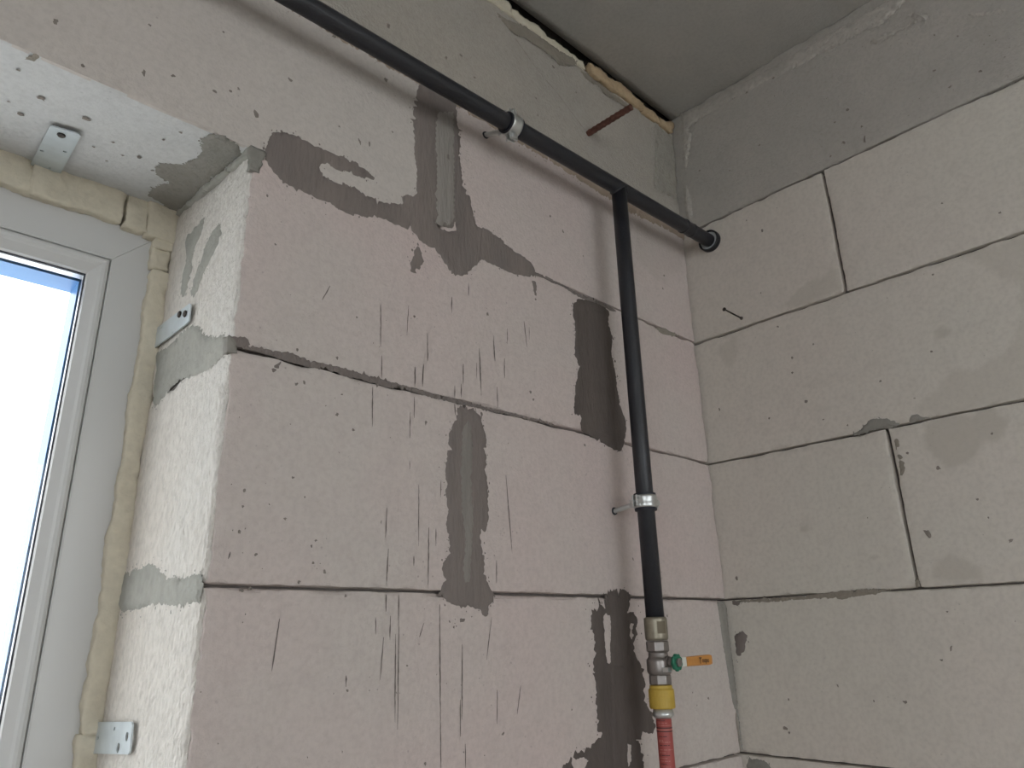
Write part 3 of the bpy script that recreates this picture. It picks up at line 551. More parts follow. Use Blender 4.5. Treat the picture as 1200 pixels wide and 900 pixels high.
M_BLK_L = masonry('aerated_concrete_rosy', (.60, .503, .475), (.575, .518, .48), (.42, .37, .33), big=3.2, speck=.45, bump=.4)
M_BLK_R = masonry('aerated_concrete_grey', (.63, .57, .515), (.612, .577, .515), (.455, .415, .36), big=2.2, speck=.3, bump=.22)
M_LINT = masonry('aerated_concrete_lintel', (.58, .523, .483), (.555, .515, .475), (.42, .37, .33), big=2.0, speck=.4, bump=.3)
M_BEAM_L = masonry('cast_concrete_tan', (.43, .39, .34), (.40, .37, .33), (.3, .27, .23), big=4, speck=.5, bump=.5, mid=26)
M_BEAM_R = masonry('cast_concrete_grey', (.47, .435, .395), (.42, .395, .36), (.25, .23, .2), big=4, speck=.6, bump=.5, mid=26)
M_CEIL = masonry('cast_concrete_ceiling', (.49, .46, .42), (.42, .41, .385), (.2, .2, .18), big=3.5, speck=.3, bump=.3, mid=18)
M_JOINT = simple('joint_mortar', (.12, .105, .095), .95, bump=.8, scale=120, var=.3)
SM = {'dark': masonry('mortar_brown', (.235, .20, .182), (.195, .168, .155), (.1, .1, .1), big=9, bump=.6, fine=180, mid=50, stretch=(1.5, 1.5, .35)),
      'umber': masonry('mortar_umber', (.135, .112, .10), (.115, .096, .088), (.1, .1, .1), big=9, bump=.6, fine=180, mid=50, stretch=(1.5, 1.5, .35)),
      'pale': masonry('mortar_pale', (.31, .285, .26), (.23, .21, .19), (.1, .1, .1), big=9, bump=.6, fine=180, mid=50, stretch=(1.6, 1.6, .3)),
      'grey': masonry('mortar_grey', (.26, .25, .225), (.30, .28, .25), (.1, .1, .1), big=9, bump=.5, fine=180, mid=40),
      'tan': masonry('mortar_tan', (.30, .265, .22), (.26, .235, .20), (.1, .1, .1), big=12, bump=.6, fine=180, mid=50),
      'light': masonry('mortar_light', (.34, .335, .30), (.39, .38, .34), (.1, .1, .1), big=9, bump=.5, fine=160, mid=40),
      'dusk': masonry('mortar_dusk', (.36, .335, .29), (.33, .31, .275), (.1, .1, .1), big=14, bump=.8, fine=160, mid=40, grain=.4),
      'beam': masonry('mortar_beam', (.52, .485, .44), (.44, .41, .37), (.1, .1, .1), big=14, bump=.8, fine=160, mid=40, grain=.4),
      'crumb': masonry('mortar_crumb', (.40, .32, .25), (.33, .26, .205), (.1, .1, .1), big=20, bump=1., fine=220, mid=70)}
M_SCRATCH = simple('groove_shade', (.17, .145, .13), .95)  # thin slivers carry the shade of the saw grooves as colour
M_PIT = simple('pore_dark', (.23, .20, .175), .95, var=.3, scale=90)  # one dark tone for the pores and the crack
M_PVC = simple('white_pvc', (.55, .545, .53), .28)
M_GASKET = simple('black_rubber', (.018, .02, .03), .6)
M_FILM = simple('blue_film', (.10, .30, .62), .35)
M_SPACER = simple('spacer_aluminium', (.75, .77, .8), .35, .8)
M_FOAM = simple('polyurethane_foam', (.62, .565, .45), .85, bump=1., scale=110, var=.14)
M_FOAM2 = simple('polyurethane_foam_aged', (.47, .35, .22), .85, bump=.8, scale=140, var=.25)
M_PIPE = simple('black_painted_steel', (.017, .018, .023), .40, 0, bump=.25, scale=320, var=.3, spec=.55)
M_WELD = simple('weld_steel', (.035, .035, .04), .5, .3, bump=.6, scale=300)
M_ZINC = simple('zinc_steel', (.62, .63, .62), .35, .85, bump=.1, scale=90, var=.12)
M_GALV = simple('galvanised_plate', (.58, .63, .65), .4, .45, bump=.08, scale=60, var=.15)
M_RUST = simple('rusty_steel', (.13, .055, .04), .85, .1, bump=.8, scale=260, var=.4)
M_NAIL = simple('dark_steel_nail', (.05, .04, .035), .6, .4)
M_NICKEL = simple('nickel_brass', (.30, .275, .26), .38, .8, bump=.08, scale=200, var=.1)
M_COUP = simple('weathered_coupling', (.33, .30, .235), .45, .7, bump=.15, scale=120, var=.3)
M_STICK = simple('brown_sticker', (.16, .13, .085), .6)
M_YELLOW = simple('yellow_plastic', (.50, .335, .05), .5, bump=.1, scale=150, var=.12)
M_ORANGE = simple('orange_plastic', (.55, .245, .06), .45, var=.08, scale=80)
M_GREEN = simple('green_plastic', (.012, .15, .085), .45)
M_WHITE = simple('white_enamel', (.66, .66, .60), .45)
M_RED = simple('red_sleeve', (.36, .075, .065), .5, var=.12, scale=60)
M_REDL = simple('pale_red_print', (.48, .17, .14), .5)
M_DKRED = simple('dark_print', (.10, .025, .025), .5)
M_BLACK = simple('black_ink', (.02, .015, .01), .6)
M_GROUT = simple('white_grout', (.55, .56, .58), .8, bump=.6, scale=200)
M_FLOOR = masonry('screed', (.52, .49, .45), (.46, .44, .41), (.3, .3, .3), big=2, bump=.3)
M_BACKW = masonry('back_wall_plaster', (.60, .55, .51), (.57, .53, .49), (.4, .4, .4), big=2, bump=.3)
M_GROUND = simple('pale_gravel', (.66, .655, .64), .95, var=.15, scale=3)
def reveal_mat():
    m = masonry('aerated_concrete_sawn', (.70, .645, .58), (.68, .65, .605), (.42, .37, .33), big=3, bump=1.0, fine=300, mid=90, grain=.38, stretch=(1, 1, .55))
    return m
M_REV = reveal_mat()
M_SOFFIT = masonry('aerated_concrete_soffit', (.60, .60, .59), (.56, .57, .57), (.4, .4, .4), big=3, speck=.3, bump=.25)
def glass():
    m, nt, N, L, b = new_mat('window_glass'); N.remove(b)
    t = N.new('ShaderNodeBsdfTransparent'); t.inputs[0].default_value = (.985, .985, .98, 1)
    gl = N.new('ShaderNodeBsdfGlossy'); gl.inputs['Roughness'].default_value = .02
    lw = N.new('ShaderNodeLayerWeight'); lw.inputs[0].default_value = .5
    pw = N.new('ShaderNodeMath'); pw.operation = 'POWER'; pw.inputs[1].default_value = 4.5; L.new(lw.outputs['Facing'], pw.inputs[0])
    fr = N.new('ShaderNodeMath'); fr.operation = 'MULTIPLY_ADD'; fr.inputs[1].default_value = .5; fr.inputs[2].default_value = .02; L.new(pw.outputs[0], fr.inputs[0])
    mx = N.new('ShaderNodeMixShader'); L.new(fr.outputs[0], mx.inputs[0]); L.new(t.outputs[0], mx.inputs[1]); L.new(gl.outputs[0], mx.inputs[2])
    L.new(mx.outputs[0], N['Material Output'].inputs[0]); return m
M_GLASS = glass()

# ------------------------------------------------------------------ the setting
X_END, Y_END, Z_FL, Z_CE = -3.2, -3.0, -1.62, 1.05
T_W = .30
struct(mk('floor', *box(X_END-.3, .3, Y_END-.3, .3, Z_FL-.15, Z_FL), M_FLOOR))
struct(mk('ground', *box(-40, 40, -40, 40, -4.9, -4.7), M_GROUND))
xs = axis_pts(-1.9, .3, .02); xs = np.concatenate([[X_END-.3], xs]); ys = np.concatenate([[Y_END-.3], axis_pts(-1.3, .003, .02)])
V, F = rough_box(xs, ys, np.array([Z_CE, Z_CE+.2]), skip=('z+',))
V[:, 2] += np.where(V[:, 2] < Z_CE+.01, (fbm(V*6, 5, 3)-.5)*.006, 0)
struct(mk('ceiling', V, F, M_CEIL, smooth=True))

def stain_attr(V, pl):
    if pl is None: return np.zeros(len(V))
    u = V[:, 0] if pl == 'L' else V[:, 1]; P = np.stack([u, V[:, 2]], 1); s = np.zeros(len(V))
    front = (V[:, 1] < .004) if pl == 'L' else (V[:, 0] < .004)
    P3 = np.concatenate([P*45, np.zeros((len(P), 1))], 1); nz = (fbm(P3, 3, 3)-.5)*.02
    for p_, k, poly in STAINS_AND_PATCHES:
        if p_ != pl: continue
        poly = np.array(poly)
        if poly[:, 0].min() > P[:, 0].max()+.02 or poly[:, 0].max() < P[:, 0].min()-.02 or poly[:, 1].min() > P[:, 1].max()+.02 or poly[:, 1].max() < P[:, 1].min()-.02: continue
        d_ = dist_seg(P, poly)*np.where(inside(P, poly), 1, -1) + nz
        sz = min(1., max(np.ptp(poly[:, 0]), np.ptp(poly[:, 1]))/.05)
        s = np.maximum(s, k*np.clip(d_/(.007*sz)+.5, 0, 1)*front)
    return np.clip(s*.55, 0, 1)
BLOCK_N = [0]
def block(parent, pl, a0, a1, z0, z1, mat, res=.005, g=.0006, gl=None, gr=None, gt=None, gb=None, reveal=None, amp=.004, top_tilt=0, bot_tilt=0, lab=None):
    """one aerated block; a0<a1 along the wall; pl L: along x, front at y=0 ; pl R: along y, front at x=0"""
    BLOCK_N[0] += 1; seed = BLOCK_N[0]*7
    a0 += g if gl is None else gl; a1 -= g if gr is None else gr; z1 -= g if gt is None else gt; z0 += g if gb is None else gb
    al = axis_pts(a0, a1, res, (.0015,)); zl = axis_pts(z0, z1, res, (.0015,))
    dep = axis_pts(0, T_W, .006, (.0015,)) if reveal or bot_tilt else np.array([0, .0015, .004, .009, .02, T_W])
    if pl == 'L':
        V, F = rough_box(al, dep, zl, skip=('y+',)); lo, hi = (a0, 0, z0), (a1, T_W, z1)
    else:
        V, F = rough_box(dep, al, zl, skip=('x+',)); lo, hi = (0, a0, z0), (T_W, a1, z1)
    st = stain_attr(V, pl)
    frontq = (V[:, 1] < 1e-6) if pl == 'L' else (V[:, 0] < 1e-6)
    rv = np.zeros(len(V), bool)
    if reveal: rv = (np.abs(V[:, 0] - (a0 if reveal == 'lo' else a1)) < 1e-6)
    V0 = V.copy()
    V = chip(V, lo, hi, seed, amp=amp)
    if reveal:   # torn, pulled-fibre sawn end face
        q = V0*np.array([1, 130, 260])
        V[:, 0] += np.where(rv & ~frontq, (fbm(q, seed, 3)-.5)*.0026*(1 if reveal == 'lo' else -1), 0)
        near = np.exp(-V0[:, 1]/.006)*np.exp(-np.abs(V0[:, 0]-(a0 if reveal == 'lo' else a1))/.006)
        V[:, 0] += (.0055*fbm(V0*np.array([60, 60, 150]), seed+4, 3)*near)*(1 if reveal == 'lo' else -1)
        V[:, 1] += .004*fbm(V0*np.array([60, 60, 170]), seed+6, 2)*near
    k = (V0[:, 2]-z0)/(z1-z0)
    if top_tilt: V[:, 2] += top_tilt*V0[:, 1]*k
    if bot_tilt: V[:, 2] += bot_tilt*V0[:, 1]*(1-k)
    o = mk('block', V, F, mat, parent, origin=((np.array(lo)+np.array(hi))/2), attrs={'stain': st})
    if reveal:
        me = o.data; me.materials.append(M_REV); ra = a0 if reveal == 'lo' else a1
        idx = np.zeros(len(me.polygons), int)
        for i, fc in enumerate(F):
            if rv[fc].all(): idx[i] = 1
        me.polygons.foreach_set('material_index', idx)
    if bot_tilt:
        o.data.materials.append(M_SOFFIT); bt = np.abs(V0[:, 2]-z0) < 1e-6; n_ = (fbm(V0*np.array([30, 60, 30]), 77, 3)-.5)*.03
        o.data.polygons.foreach_set('material_index', [1 if (bt[fc].all() and V0[fc, 1].mean() > .006+n_[fc[0]]) else 0 for fc in F])
    if lab: o['label'] = lab
    return o

# --- left wall (with the window): mortar core + blocks
RX = -.938                      # right reveal of the window opening
LX = WX0 - .018                 # left reveal
core = join([box(RX+.003, -.012, .011, .29, Z_FL, .745), box(X_END, LX-.007, .006, .29, Z_FL, .745), box(LX-.02, RX+.02, .006, .29, Z_FL, WZ0-.025), box(LX-.02, RX+.02, .03, .29, .56, .745)])
wall_l = struct(mk('wall_left', *core, M_JOINT, origin=(0, 0, 0)), 'aerated block wall with window opening')
block(wall_l, 'L', -.655, 0, .5, .752, M_BLK_L, gr=.0008)
block(wall_l, 'L', -2.45, -.655, .5, .752, M_LINT, bot_tilt=.13, amp=.006, lab='long lintel block above window')
block(wall_l, 'L', RX, -.3225, .25, .5, M_BLK_L, reveal='lo', gl=0, gb=.0018, top_tilt=.13, amp=.005)
block(wall_l, 'L', -.3225, 0, .25, .5, M_BLK_L, gr=.0035)
block(wall_l, 'L', RX, -.61, 0, .25, M_BLK_L, reveal='lo', gl=0, gt=.0015, gb=.0008, amp=.005)
block(wall_l, 'L', -.61, 0, 0, .25, M_BLK_L, gr=.0006, gb=.0014)
block(wall_l, 'L', RX, -.32, -.25, 0, M_BLK_L, reveal='lo', gl=0, gt=.0008, amp=.005)
block(wall_l, 'L', -.32, 0, -.25, 0, M_BLK_L, gr=.007)
CO = .025
zrow = -.25; k = 0
while zrow > Z_FL + .01:
    z0 = max(zrow-.25, Z_FL); js = [RX, -.61, 0] if k % 2 == 0 else [RX, -.32, 0]
    for a, b in zip(js[:-1], js[1:]):
        block(wall_l, 'L', a, b, z0, zrow, M_BLK_L, res=.008 if k == 0 else CO, reveal='lo' if (a == RX and k < 2) else None, gl=0 if a == RX else None)
    zrow -= .25; k += 1
k = 0; zt = .5
while zt > Z_FL + .01:                       # beyond the window, left of the frame
    z0 = max(zt-.25, Z_FL); js = [X_END, -2.8, LX] if k % 2 == 0 else [X_END, -2.5, LX]
    for a, b in zip(js[:-1], js[1:]): block(wall_l, 'L', a, b, z0, zt, M_BLK_L, res=CO, gr=0 if b == LX else None)
    zt -= .25; k += 1
block(wall_l, 'L', X_END, -2.45, .5, .752, M_BLK_L, res=CO)
zt = WZ0 - .02; k = 0
while zt > Z_FL + .01:
    z0 = max(zt-.25, Z_FL)
    for a, b in (((LX, -1.55), (-1.55, RX)) if k % 2 == 0 else ((LX, -1.85), (-1.85, -1.25), (-1.25, RX))): block(wall_l, 'L', a, b, z0, zt, M_BLK_L, res=CO)
    zt -= .25; k += 1
# --- right wall
core = join([box(.011, .29, Y_END, .05, Z_FL, .745)])
wall_r = struct(mk('wall_right', *core, M_JOINT, origin=(0, 0, 0)), 'aerated block wall without openings')
rows = {2: [-1.5, -.9, -.303, .05], 1: [-1.8, -1.22, -.62, .05], 0: [-1.52, -.925, -.325, .05], -1: [-1.8, -1.22, -.61, .05]}
for k in range(2, -8, -1):
    z1 = .752 if k == 2 else (k+1)*.25; z0 = max(k*.25, Z_FL)
    if z1 - z0 < .02: continue
    js = rows.get(k) or ([-1.5, -.9, -.3, .05] if k % 2 == 0 else [-1.8, -1.2, -.6, .05])
    js = [Y_END, (Y_END+js[0])/2] + js
    for a, b in zip(js[:-1], js[1:]):
        vis = b > -.7 and k >= -2
        o = dict(res=.005 if vis else CO)
        if a in (-.303, -.325): o['gl'] = .0014
        if b in (-.303, -.325): o['gr'] = .0018
        if k == 2: o['gb'] = .0012
        if k == 0: o['gt'] = .0008
        block(wall_r, 'R', a, b, z0, z1, M_BLK_R, amp=.0035, **o)

# --- ring beams over the walls
def beam(name, pl, a0, a1, z0, z1, mat, res, lab):
    al = np.concatenate([[a0], axis_pts(-1.45, a1, res, (.002,))]); zl = axis_pts(z0, z1, res, (.002,)); dep = np.array([0, .002, .006, .02, T_W])
    if pl == 'L': V, F = rough_box(al, dep, zl, skip=('y+',)); lo, hi = (a0, 0, z0), (a1, T_W, z1)
    else: V, F = rough_box(dep, al, zl, skip=('x+',)); lo, hi = (0, a0, z0), (T_W, a1, z1)
    V = chip(V, lo, hi, 900 if pl == 'L' else 950, amp=.005, wid=.007, face=.0008)
    fr = V[:, 1] if pl == 'L' else V[:, 0]; ax = 1 if pl == 'L' else 0
    V[:, ax] += np.where(fr < .004, (fbm(V*9, 31, 3)-.5)*.004+.0012, 0)
    return struct(mk(name, V, F, mat, origin=((a0+a1)/2, .15, (z0+z1)/2) if pl == 'L' else (.15, (a0+a1)/2, (z0+z1)/2), smooth=False, attrs={'stain': np.zeros(len(V))}), lab)
trim_l = beam('trim_1', 'L', X_END, -.001, .7535, 1.012, M_BEAM_L, .006, 'tan cast concrete ring beam over block wall')
trim_r = beam('trim_2', 'R', Y_END, .3, .7535, Z_CE+.002, M_BEAM_R, .006, 'grey cast concrete ring beam over right block wall')
struct(mk('trim_3', *join([box(X_END-.3, .3, .028, T_W, 1.0, Z_CE+.2), box(X_END-.3, .3, -.0, .05, Z_CE+.12, Z_CE+.22)]), M_JOINT), 'dark recessed gap under the ceiling')

# --- the two walls behind the camera, with unseen windows added to light the room
wb = struct(mk('wall_back', *join([box(X_END-.3, BX0-.015, Y_END-.3, Y_END, Z_FL, Z_CE), box(BX1+.015, .3, Y_END-.3, Y_END, Z_FL, Z_CE), box(BX0-.015, BX1+.015, Y_END-.3, Y_END, BZ1+.015, Z_CE), box(BX0-.015, BX1+.015, Y_END-.3, Y_END, Z_FL, BZ0-.015)]), M_BACKW))
struct(mk('wall_side', *join([box(X_END-.3, X_END, Y_END, SY0-.015, Z_FL, Z_CE), box(X_END-.3, X_END, SY1+.015, .3, Z_FL, Z_CE), box(X_END-.3, X_END, SY0-.015, SY1+.015, SZ1+.015, Z_CE), box(X_END-.3, X_END, SY0-.015, SY1+.015, Z_FL, SZ0-.015)]), M_BACKW))

# --- mortar smears, scratches and pores on the walls
for i, (pl, tone, th, jit, poly, holes) in enumerate(SMEARS):
    zmid = sum(q[1] for q in poly)/len(poly)
    par = wall_l if pl in 'LVS' else wall_r
    if pl == 'L' and zmid > .77: par = trim_l
    if pl == 'R' and zmid > .77: par = trim_r
    smear('mortar_smear', pl, SM[tone], th, jit, poly, holes, par, 40+i*3)
def spindle(u0, v0, u1, v1, wd, rnd):
    a = np.array([u0, v0]); b = np.array([u1, v1]); n = max(3, int(np.linalg.norm(b-a)/.004)); dirn = (b-a)/np.linalg.norm(b-a); nr = np.array([-dirn[1], dirn[0]])
    P = []
    for k in range(n+1):
        t = k/n; ww = wd*(.25+.75*math.sin(math.pi*min(1, t*.9+.08)))*rnd.uniform(.55, 1.25)
        q = a+(b-a)*t + nr*rnd.normal(0, .00012); P += [q-nr*ww*.5, q+nr*ww*.5]
    return np.array(P), [[2*k, 2*k+1, 2*k+3, 2*k+2] for k in range(n)]
rnd = np.random.RandomState(3); parts = []
for s in SCRATCHES:
    P, F = spindle(*s, rnd.uniform(.0011, .0019), rnd); V = on_plane('L', P, np.full(len(P), .00035)); parts.append((V, orient(V, F, 'L')))
o = mk('saw_scratches', *join(parts), M_SCRATCH, wall_l, origin=(-.5, 0, .2)); o['kind'] = 'stuff'
CRACK = [(-0.4912, 0.9618), (-0.4746, 0.9493), (-0.4493, 0.9322), (-0.4191, 0.9156), (-0.388, 0.9027), (-0.361, 0.8867), (-0.3336, 0.8704), (-0.3127, 0.858)]
parts = []
for (a, b), (c_, e_) in zip(CRACK[:-1], CRACK[1:]):
    P, F = spindle(a, b, c_, e_, .0013, rnd); V = on_plane('L', P, np.full(len(P), .0002)); parts.append((V, orient(V, F, 'L')))
mk('crack', *join(parts), M_PIT, trim_l)
def pits(name, sel, par, extra):
    rnd = np.random.RandomState(11); parts = []
    def one(pl, u, v, s, asp):
        n = 9; an = np.linspace(0, 2*math.pi, n, endpoint=False); tilt = rnd.uniform(-.5, .5)
        rr = s*.72*rnd.uniform(.4, 1.2, n); P = np.stack([np.cos(an)*rr/asp**.5, np.sin(an)*rr*asp**.5], 1)
        R_ = np.array([[math.cos(tilt), -math.sin(tilt)], [math.sin(tilt), math.cos(tilt)]]); P = P@R_.T + [u, v]
        V = on_plane(pl, np.concatenate([P, [[u, v]]]), np.concatenate([np.full(n, .0002 if pl != 'S' else .0006), [.0009]]))
        parts.append((V, orient(V, [[i, (i+1) % n, n] for i in range(n)], pl)))
    for pl, u, v, s, asp in PITS:
        if sel(pl, v): one(pl, u, v, s, asp)
    for _ in range(extra[0]):
        pl, u0, u1, v0, v1 = extra[1]; one(pl, rnd.uniform(u0, u1), rnd.uniform(v0, v1), rnd.uniform(.0006, .0013), rnd.choice([1., 1.5, 2.5]))
    o = mk(name, *join(parts), M_PIT, par, origin=(-.4, 0, .3) if par in (wall_l, trim_l) else (0, -.3, .3)); o['kind'] = 'stuff'
pits('pores', lambda p, v: p in 'LS' and (v < .752 or p == 'S'), wall_l, (90, ('L', -.93, -.5, -.2, .49)))
pits('pores', lambda p, v: p == 'L' and v >= .752, trim_l, (40, ('L', -.9, -.05, .78, 1.0)))
pits('pores', lambda p, v: p == 'R' and v < .752, wall_r, (25, ('R', -.62, -.03, -.2, .74)))
pits('pores', lambda p, v: p == 'R' and v >= .752, trim_r, (40, ('R', -.8, -.03, .77, 1.03)))

# ------------------------------------------------------------------ windows
def ring_profile(x0, x1, z0, z1, prof, flip=1):
    """sweep profile [(inset, y)] round a rectangle with mitred corners, returned bar by bar"""
    bars = []
    for side in range(4):
        V = []
        for o_, y in prof:
            c4 = [(x0+o_, y, z0+o_), (x1-o_, y, z0+o_), (x1-o_, y, z1-o_), (x0+o_, y, z1-o_)]
            V += [c4[side], c4[(side+1) % 4]]
        n = len(prof)
        F = [[2*i, 2*i+1, 2*((i+1) % n)+1, 2*((i+1) % n)] for i in range(n)]
        F += [[2*i for i in range(n)][::-1], [2*i+1 for i in range(n)]]
        bars.append((V, F))
    return bars
def window(name, lab, x0, x1, z0, z1, y, s, mull=()):
    """y = room-side face of the frame, s=+1 when the outside lies at +y"""
    e = struct(empty(name, ((x0+x1)/2, y, z0)), lab)
    Y = lambda t: y + s*t
    for V, F in ring_profile(x0, x1, z0, z1, [(0, Y(0)), (.0525, Y(0)), (.0535, Y(.0015)), (.0535, Y(.06)), (.062, Y(.06)), (.062, Y(.07)), (0, Y(.07))]):
        bevel(mk('frame_bar', V, F, M_PVC, e), .0012)
    for V, F in ring_profile(x0, x1, z0, z1, [(.0537, Y(.004)), (.056, Y(-.0005)), (.0595, Y(-.002)), (.063, Y(-.0005)), (.066, Y(.003)), (.0755, Y(.011)), (.077, Y(.015)), (.077, Y(.018)), (.0537, Y(.018))]):
        mk('glazing_bead', V, F, M_PVC, e, smooth=False)
    for V, F in ring_profile(x0, x1, z0, z1, [(.0745, Y(.0155)), (.0785, Y(.0165)), (.0785, Y(.0205)), (.0745, Y(.0205))]):
        mk('gasket', V, F, M_GASKET, e)
    for V, F in ring_profile(x0, x1, z0, z1, [(.070, Y(.0245)), (.0765, Y(.0245)), (.0765, Y(.0385)), (.070, Y(.0385))]):
        mk('spacer', V, F, M_SPACER, e)
    for V, F in ring_profile(x0, x1, z0, z1, [(.0625, Y(.0435)), (.0782, Y(.0435)), (.0782, Y(.088)), (.0625, Y(.088))]):
        mk('protective_film', V, F, M_FILM, e)
    for t in (.0205, .0390):
        mk('pane', *box(x0+.058, x1-.058, min(Y(t), Y(t+.0038)), max(Y(t), Y(t+.0038)), z0+.058, z1-.058), M_GLASS, e)
    for xm in mull:
        bevel(mk('mullion', *box(xm-.035, xm+.035, min(Y(.002), Y(.068)), max(Y(.002), Y(.068)), z0+.05, z1-.05), M_PVC, e), .002)
    return e
window('window_1', 'white plastic window with double glazing', WX0, WX1, WZ0, WZ1, .26, 1)
window('added_window_2', 'unseen wide white plastic window added to light the room', BX0, BX1, BZ0, BZ1, Y_END-.08, -1, mull=(BX0+.69, BX0+1.38))  # unseen window, put in to light the room from behind

w3 = window('added_window_3', 'unseen white plastic side window added to light the right wall', SY0, SY1, SZ0, SZ1, X_END-.08, -1)  # unseen window, put in to brighten the right wall
for ch in w3.children:          # same profile, turned into the wall x=-3.2
    for v in ch.data.vertices:
        q = v.co + WORLD['added_window_3']; v.co = Vector((q.y, q.x, q.z)) - Vector((X_END-.08, (SY0+SY1)/2, SZ0))
    ch.data.flip_normals()
w3.location = (X_END-.08, (SY0+SY1)/2, SZ0); WORLD['added_window_3'] = w3.location.copy()
# expanding foam round window_1
foam = tag(empty('expanding_foam', (-1.0, .26, .49)), 'cream expanding foam squeezed out around the white window frame', 'foam')
def foam_chunk(x0, x1, y0, y1, z0, z1, seed, par=foam, mat=M_FOAM, amp=.006, res=.004, name='foam_chunk', tiltz=0):
    V, F = rough_box(axis_pts(x0, x1, res), axis_pts(y0, y1, res), axis_pts(z0, z1, res))
    c_ = np.array([(x0+x1)/2, (y0+y1)/2, (z0+z1)/2]); hf = np.array([x1-x0, y1-y0, z1-z0])/2
    q = (V-c_)/hf
    # soften the edges, then bulge and pit the skin
    dd = np.sort((1-np.abs(q))*hf, 1)[:, 1]; rnd_ = np.exp(-dd/.005)
    Vn = V - (q*np.array([1, 1, 1]))*(rnd_*.0010)[:, None]
    nn = np.where(np.abs(q) > .999, np.sign(q), 0.)
    n = (fbm(V*70+seed, seed, 3)-.5)*amp*1.5 + (fbm(V*190+seed, seed+2, 2)-.5)*.003 + (vnoise(V*np.array([28, 28, 28])+seed, seed+1)-.5)*amp*1.3
    Vn = Vn + nn*n[:, None]
    if tiltz: Vn[:, 2] += tiltz*(V[:, 1]-.26)
    mk(name, Vn, F, mat, par, origin=c_, smooth=True)
rr = random.Random(4)
xb = [LX, -1.62, -1.112, -1.006, -.975, -.932]     # seams in the bead over the frame
for i in range(len(xb)-1):
    foam_chunk(xb[i]-(.0012 if i != 3 else -.0003), xb[i+1]+(.0012 if i != 2 else -.0003), .2475 + rr.uniform(-.002, .002), .30, .487 - (.003 if i == 3 else .005 if i == 4 else 0), .538, 20+i)
zb_ = [.492, .468, .437, -.148, WZ0-.02]
for i in range(len(zb_)-1):
    foam_chunk(-.9605 - (.003 if i < 2 else 0), -.935, .2475 + rr.uniform(-.002, .002), .30, zb_[i+1]-.001, zb_[i]+.001, 50+i, amp=.0045 if i > 1 else .005)
for i, (a, b) in enumerate([(.2, .48), (-.1, .2), (-.4, -.1), (WZ0-.02, -.4)]):
    foam_chunk(LX-.004, WX0+.003, .248, .30, a, b, 80+i, res=.008)
foam_chunk(LX, RX, .248, .30, WZ0-.022, WZ0+.002, 90, res=.012)
# lumpy mortar squeezed out between lintel and reveal
for i, (a, b) in enumerate([(.002, .07), (.065, .14), (.135, .20), (.195, .25)]):
    foam_chunk(-.9425, -.930, a, b, .5275 + rr.uniform(-.001, .001), .5415, 140+i, par=wall_l, mat=SM['light'], amp=.005, res=.003, name='mortar_bead', tiltz=.13)
foam_chunk(-.9405, -.9235, -.0025, .008, .470, .502, 151, par=wall_l, mat=SM['grey'], amp=.006, res=.0025, name='mortar_bead')
foam_chunk(-.941, -.928, -.002, .01, .240, .259, 152, par=wall_l, mat=SM['grey'], amp=.005, res=.0025, name='mortar_bead')
# aged foam squeezed out under the ceiling
foam2 = tag(empty('ceiling_foam', (-.4, .01, 1.012)), 'yellowed foam strip filling the gap between beam and ceiling', 'foam')
cuts = [-1.2, -.95, -.72, -.50, -.30, -.285, -.20, -.11, -.05, -.005]
for i in range(len(cuts)-1):
    a, b = cuts[i], cuts[i+1]
    if i == 4: continue
    zt_ = 1.030 if i < 5 else 1.032
    foam_chunk(a, b, -.001 if i < 5 else -.005, .03, 1.009, zt_, 120+i, par=foam2, mat=M_FOAM if i < 4 else M_FOAM2, amp=.0035 if i < 4 else .006)

# ------------------------------------------------------------------ gas pipe
PX, PY = -.3015, -.06
PR = .0134
hz = lambda x: .7075 + .0188*x       # slight fall of the run towards the left
pipe = tag(empty('gas_pipe', (PX, PY, hz(PX))), 'black steel gas pipe run under the beam with welded vertical drop', 'pipe')
N_ = 60
mk('horizontal_run', *tube([(-2.6 + 2.68*i/N_, PY, hz(-2.6 + 2.68*i/N_)) for i in range(N_+1)], PR, 28), M_PIPE, pipe, smooth=True)
zt_ = hz(PX); N_ = 24
mk('vertical_drop', *tube([(PX, PY, zt_-.004), (PX, PY, zt_-.2), (PX+.001, PY, zt_-.45), (PX+.0015, PY, -.036)], PR, 28), M_PIPE, pipe, smooth=True)
wp_ = []
for k in range(37):
    an = 2*math.pi*k/36; cx, cy = math.cos(an)*PR*1.03, math.sin(an)*PR*1.03
    wp_.append((PX+cx, PY+cy, zt_ - math.sqrt(max(PR**2-min(cy*cy, PR**2*.98), 0)) - .0008))
mk('weld_bead', *tube(wp_, [.0022+.0006*math.sin(k*2.3) for k in range(37)], 10), M_WELD, pipe, smooth=True)
for xw, w_ in ((-.098, .0011), (-.072, .0006)):
    mk('butt_weld', *ring((xw, PY, hz(xw)), (1, 0, 0), [(-.004, PR-.001), (-.002, PR+w_), (.0, PR+w_*1.5), (.002, PR+w_), (.004, PR-.001)], 28), M_WELD, pipe, smooth=True)
# sleeve where the pipe enters the right wall
slv = tag(empty('wall_sleeve', (0, PY, hz(0))), 'black round sleeve grouted where the pipe enters the right wall', 'sleeve')
mk('ring', *ring((0, PY, hz(0)), (1, 0, 0), [(-.011, .0195), (-.012, .0212), (-.010, .0228), (.02, .0228), (.02, .0195)], 36), M_PIPE, slv, smooth=True)
mk('grout_plug', *ring((0, PY, hz(0)), (1, 0, 0), [(-.007, .0197), (-.0055, .017), (-.0075, PR-.0005), (.01, PR-.0005), (.01, .0197)], 36), M_GROUT, slv, smooth=True)

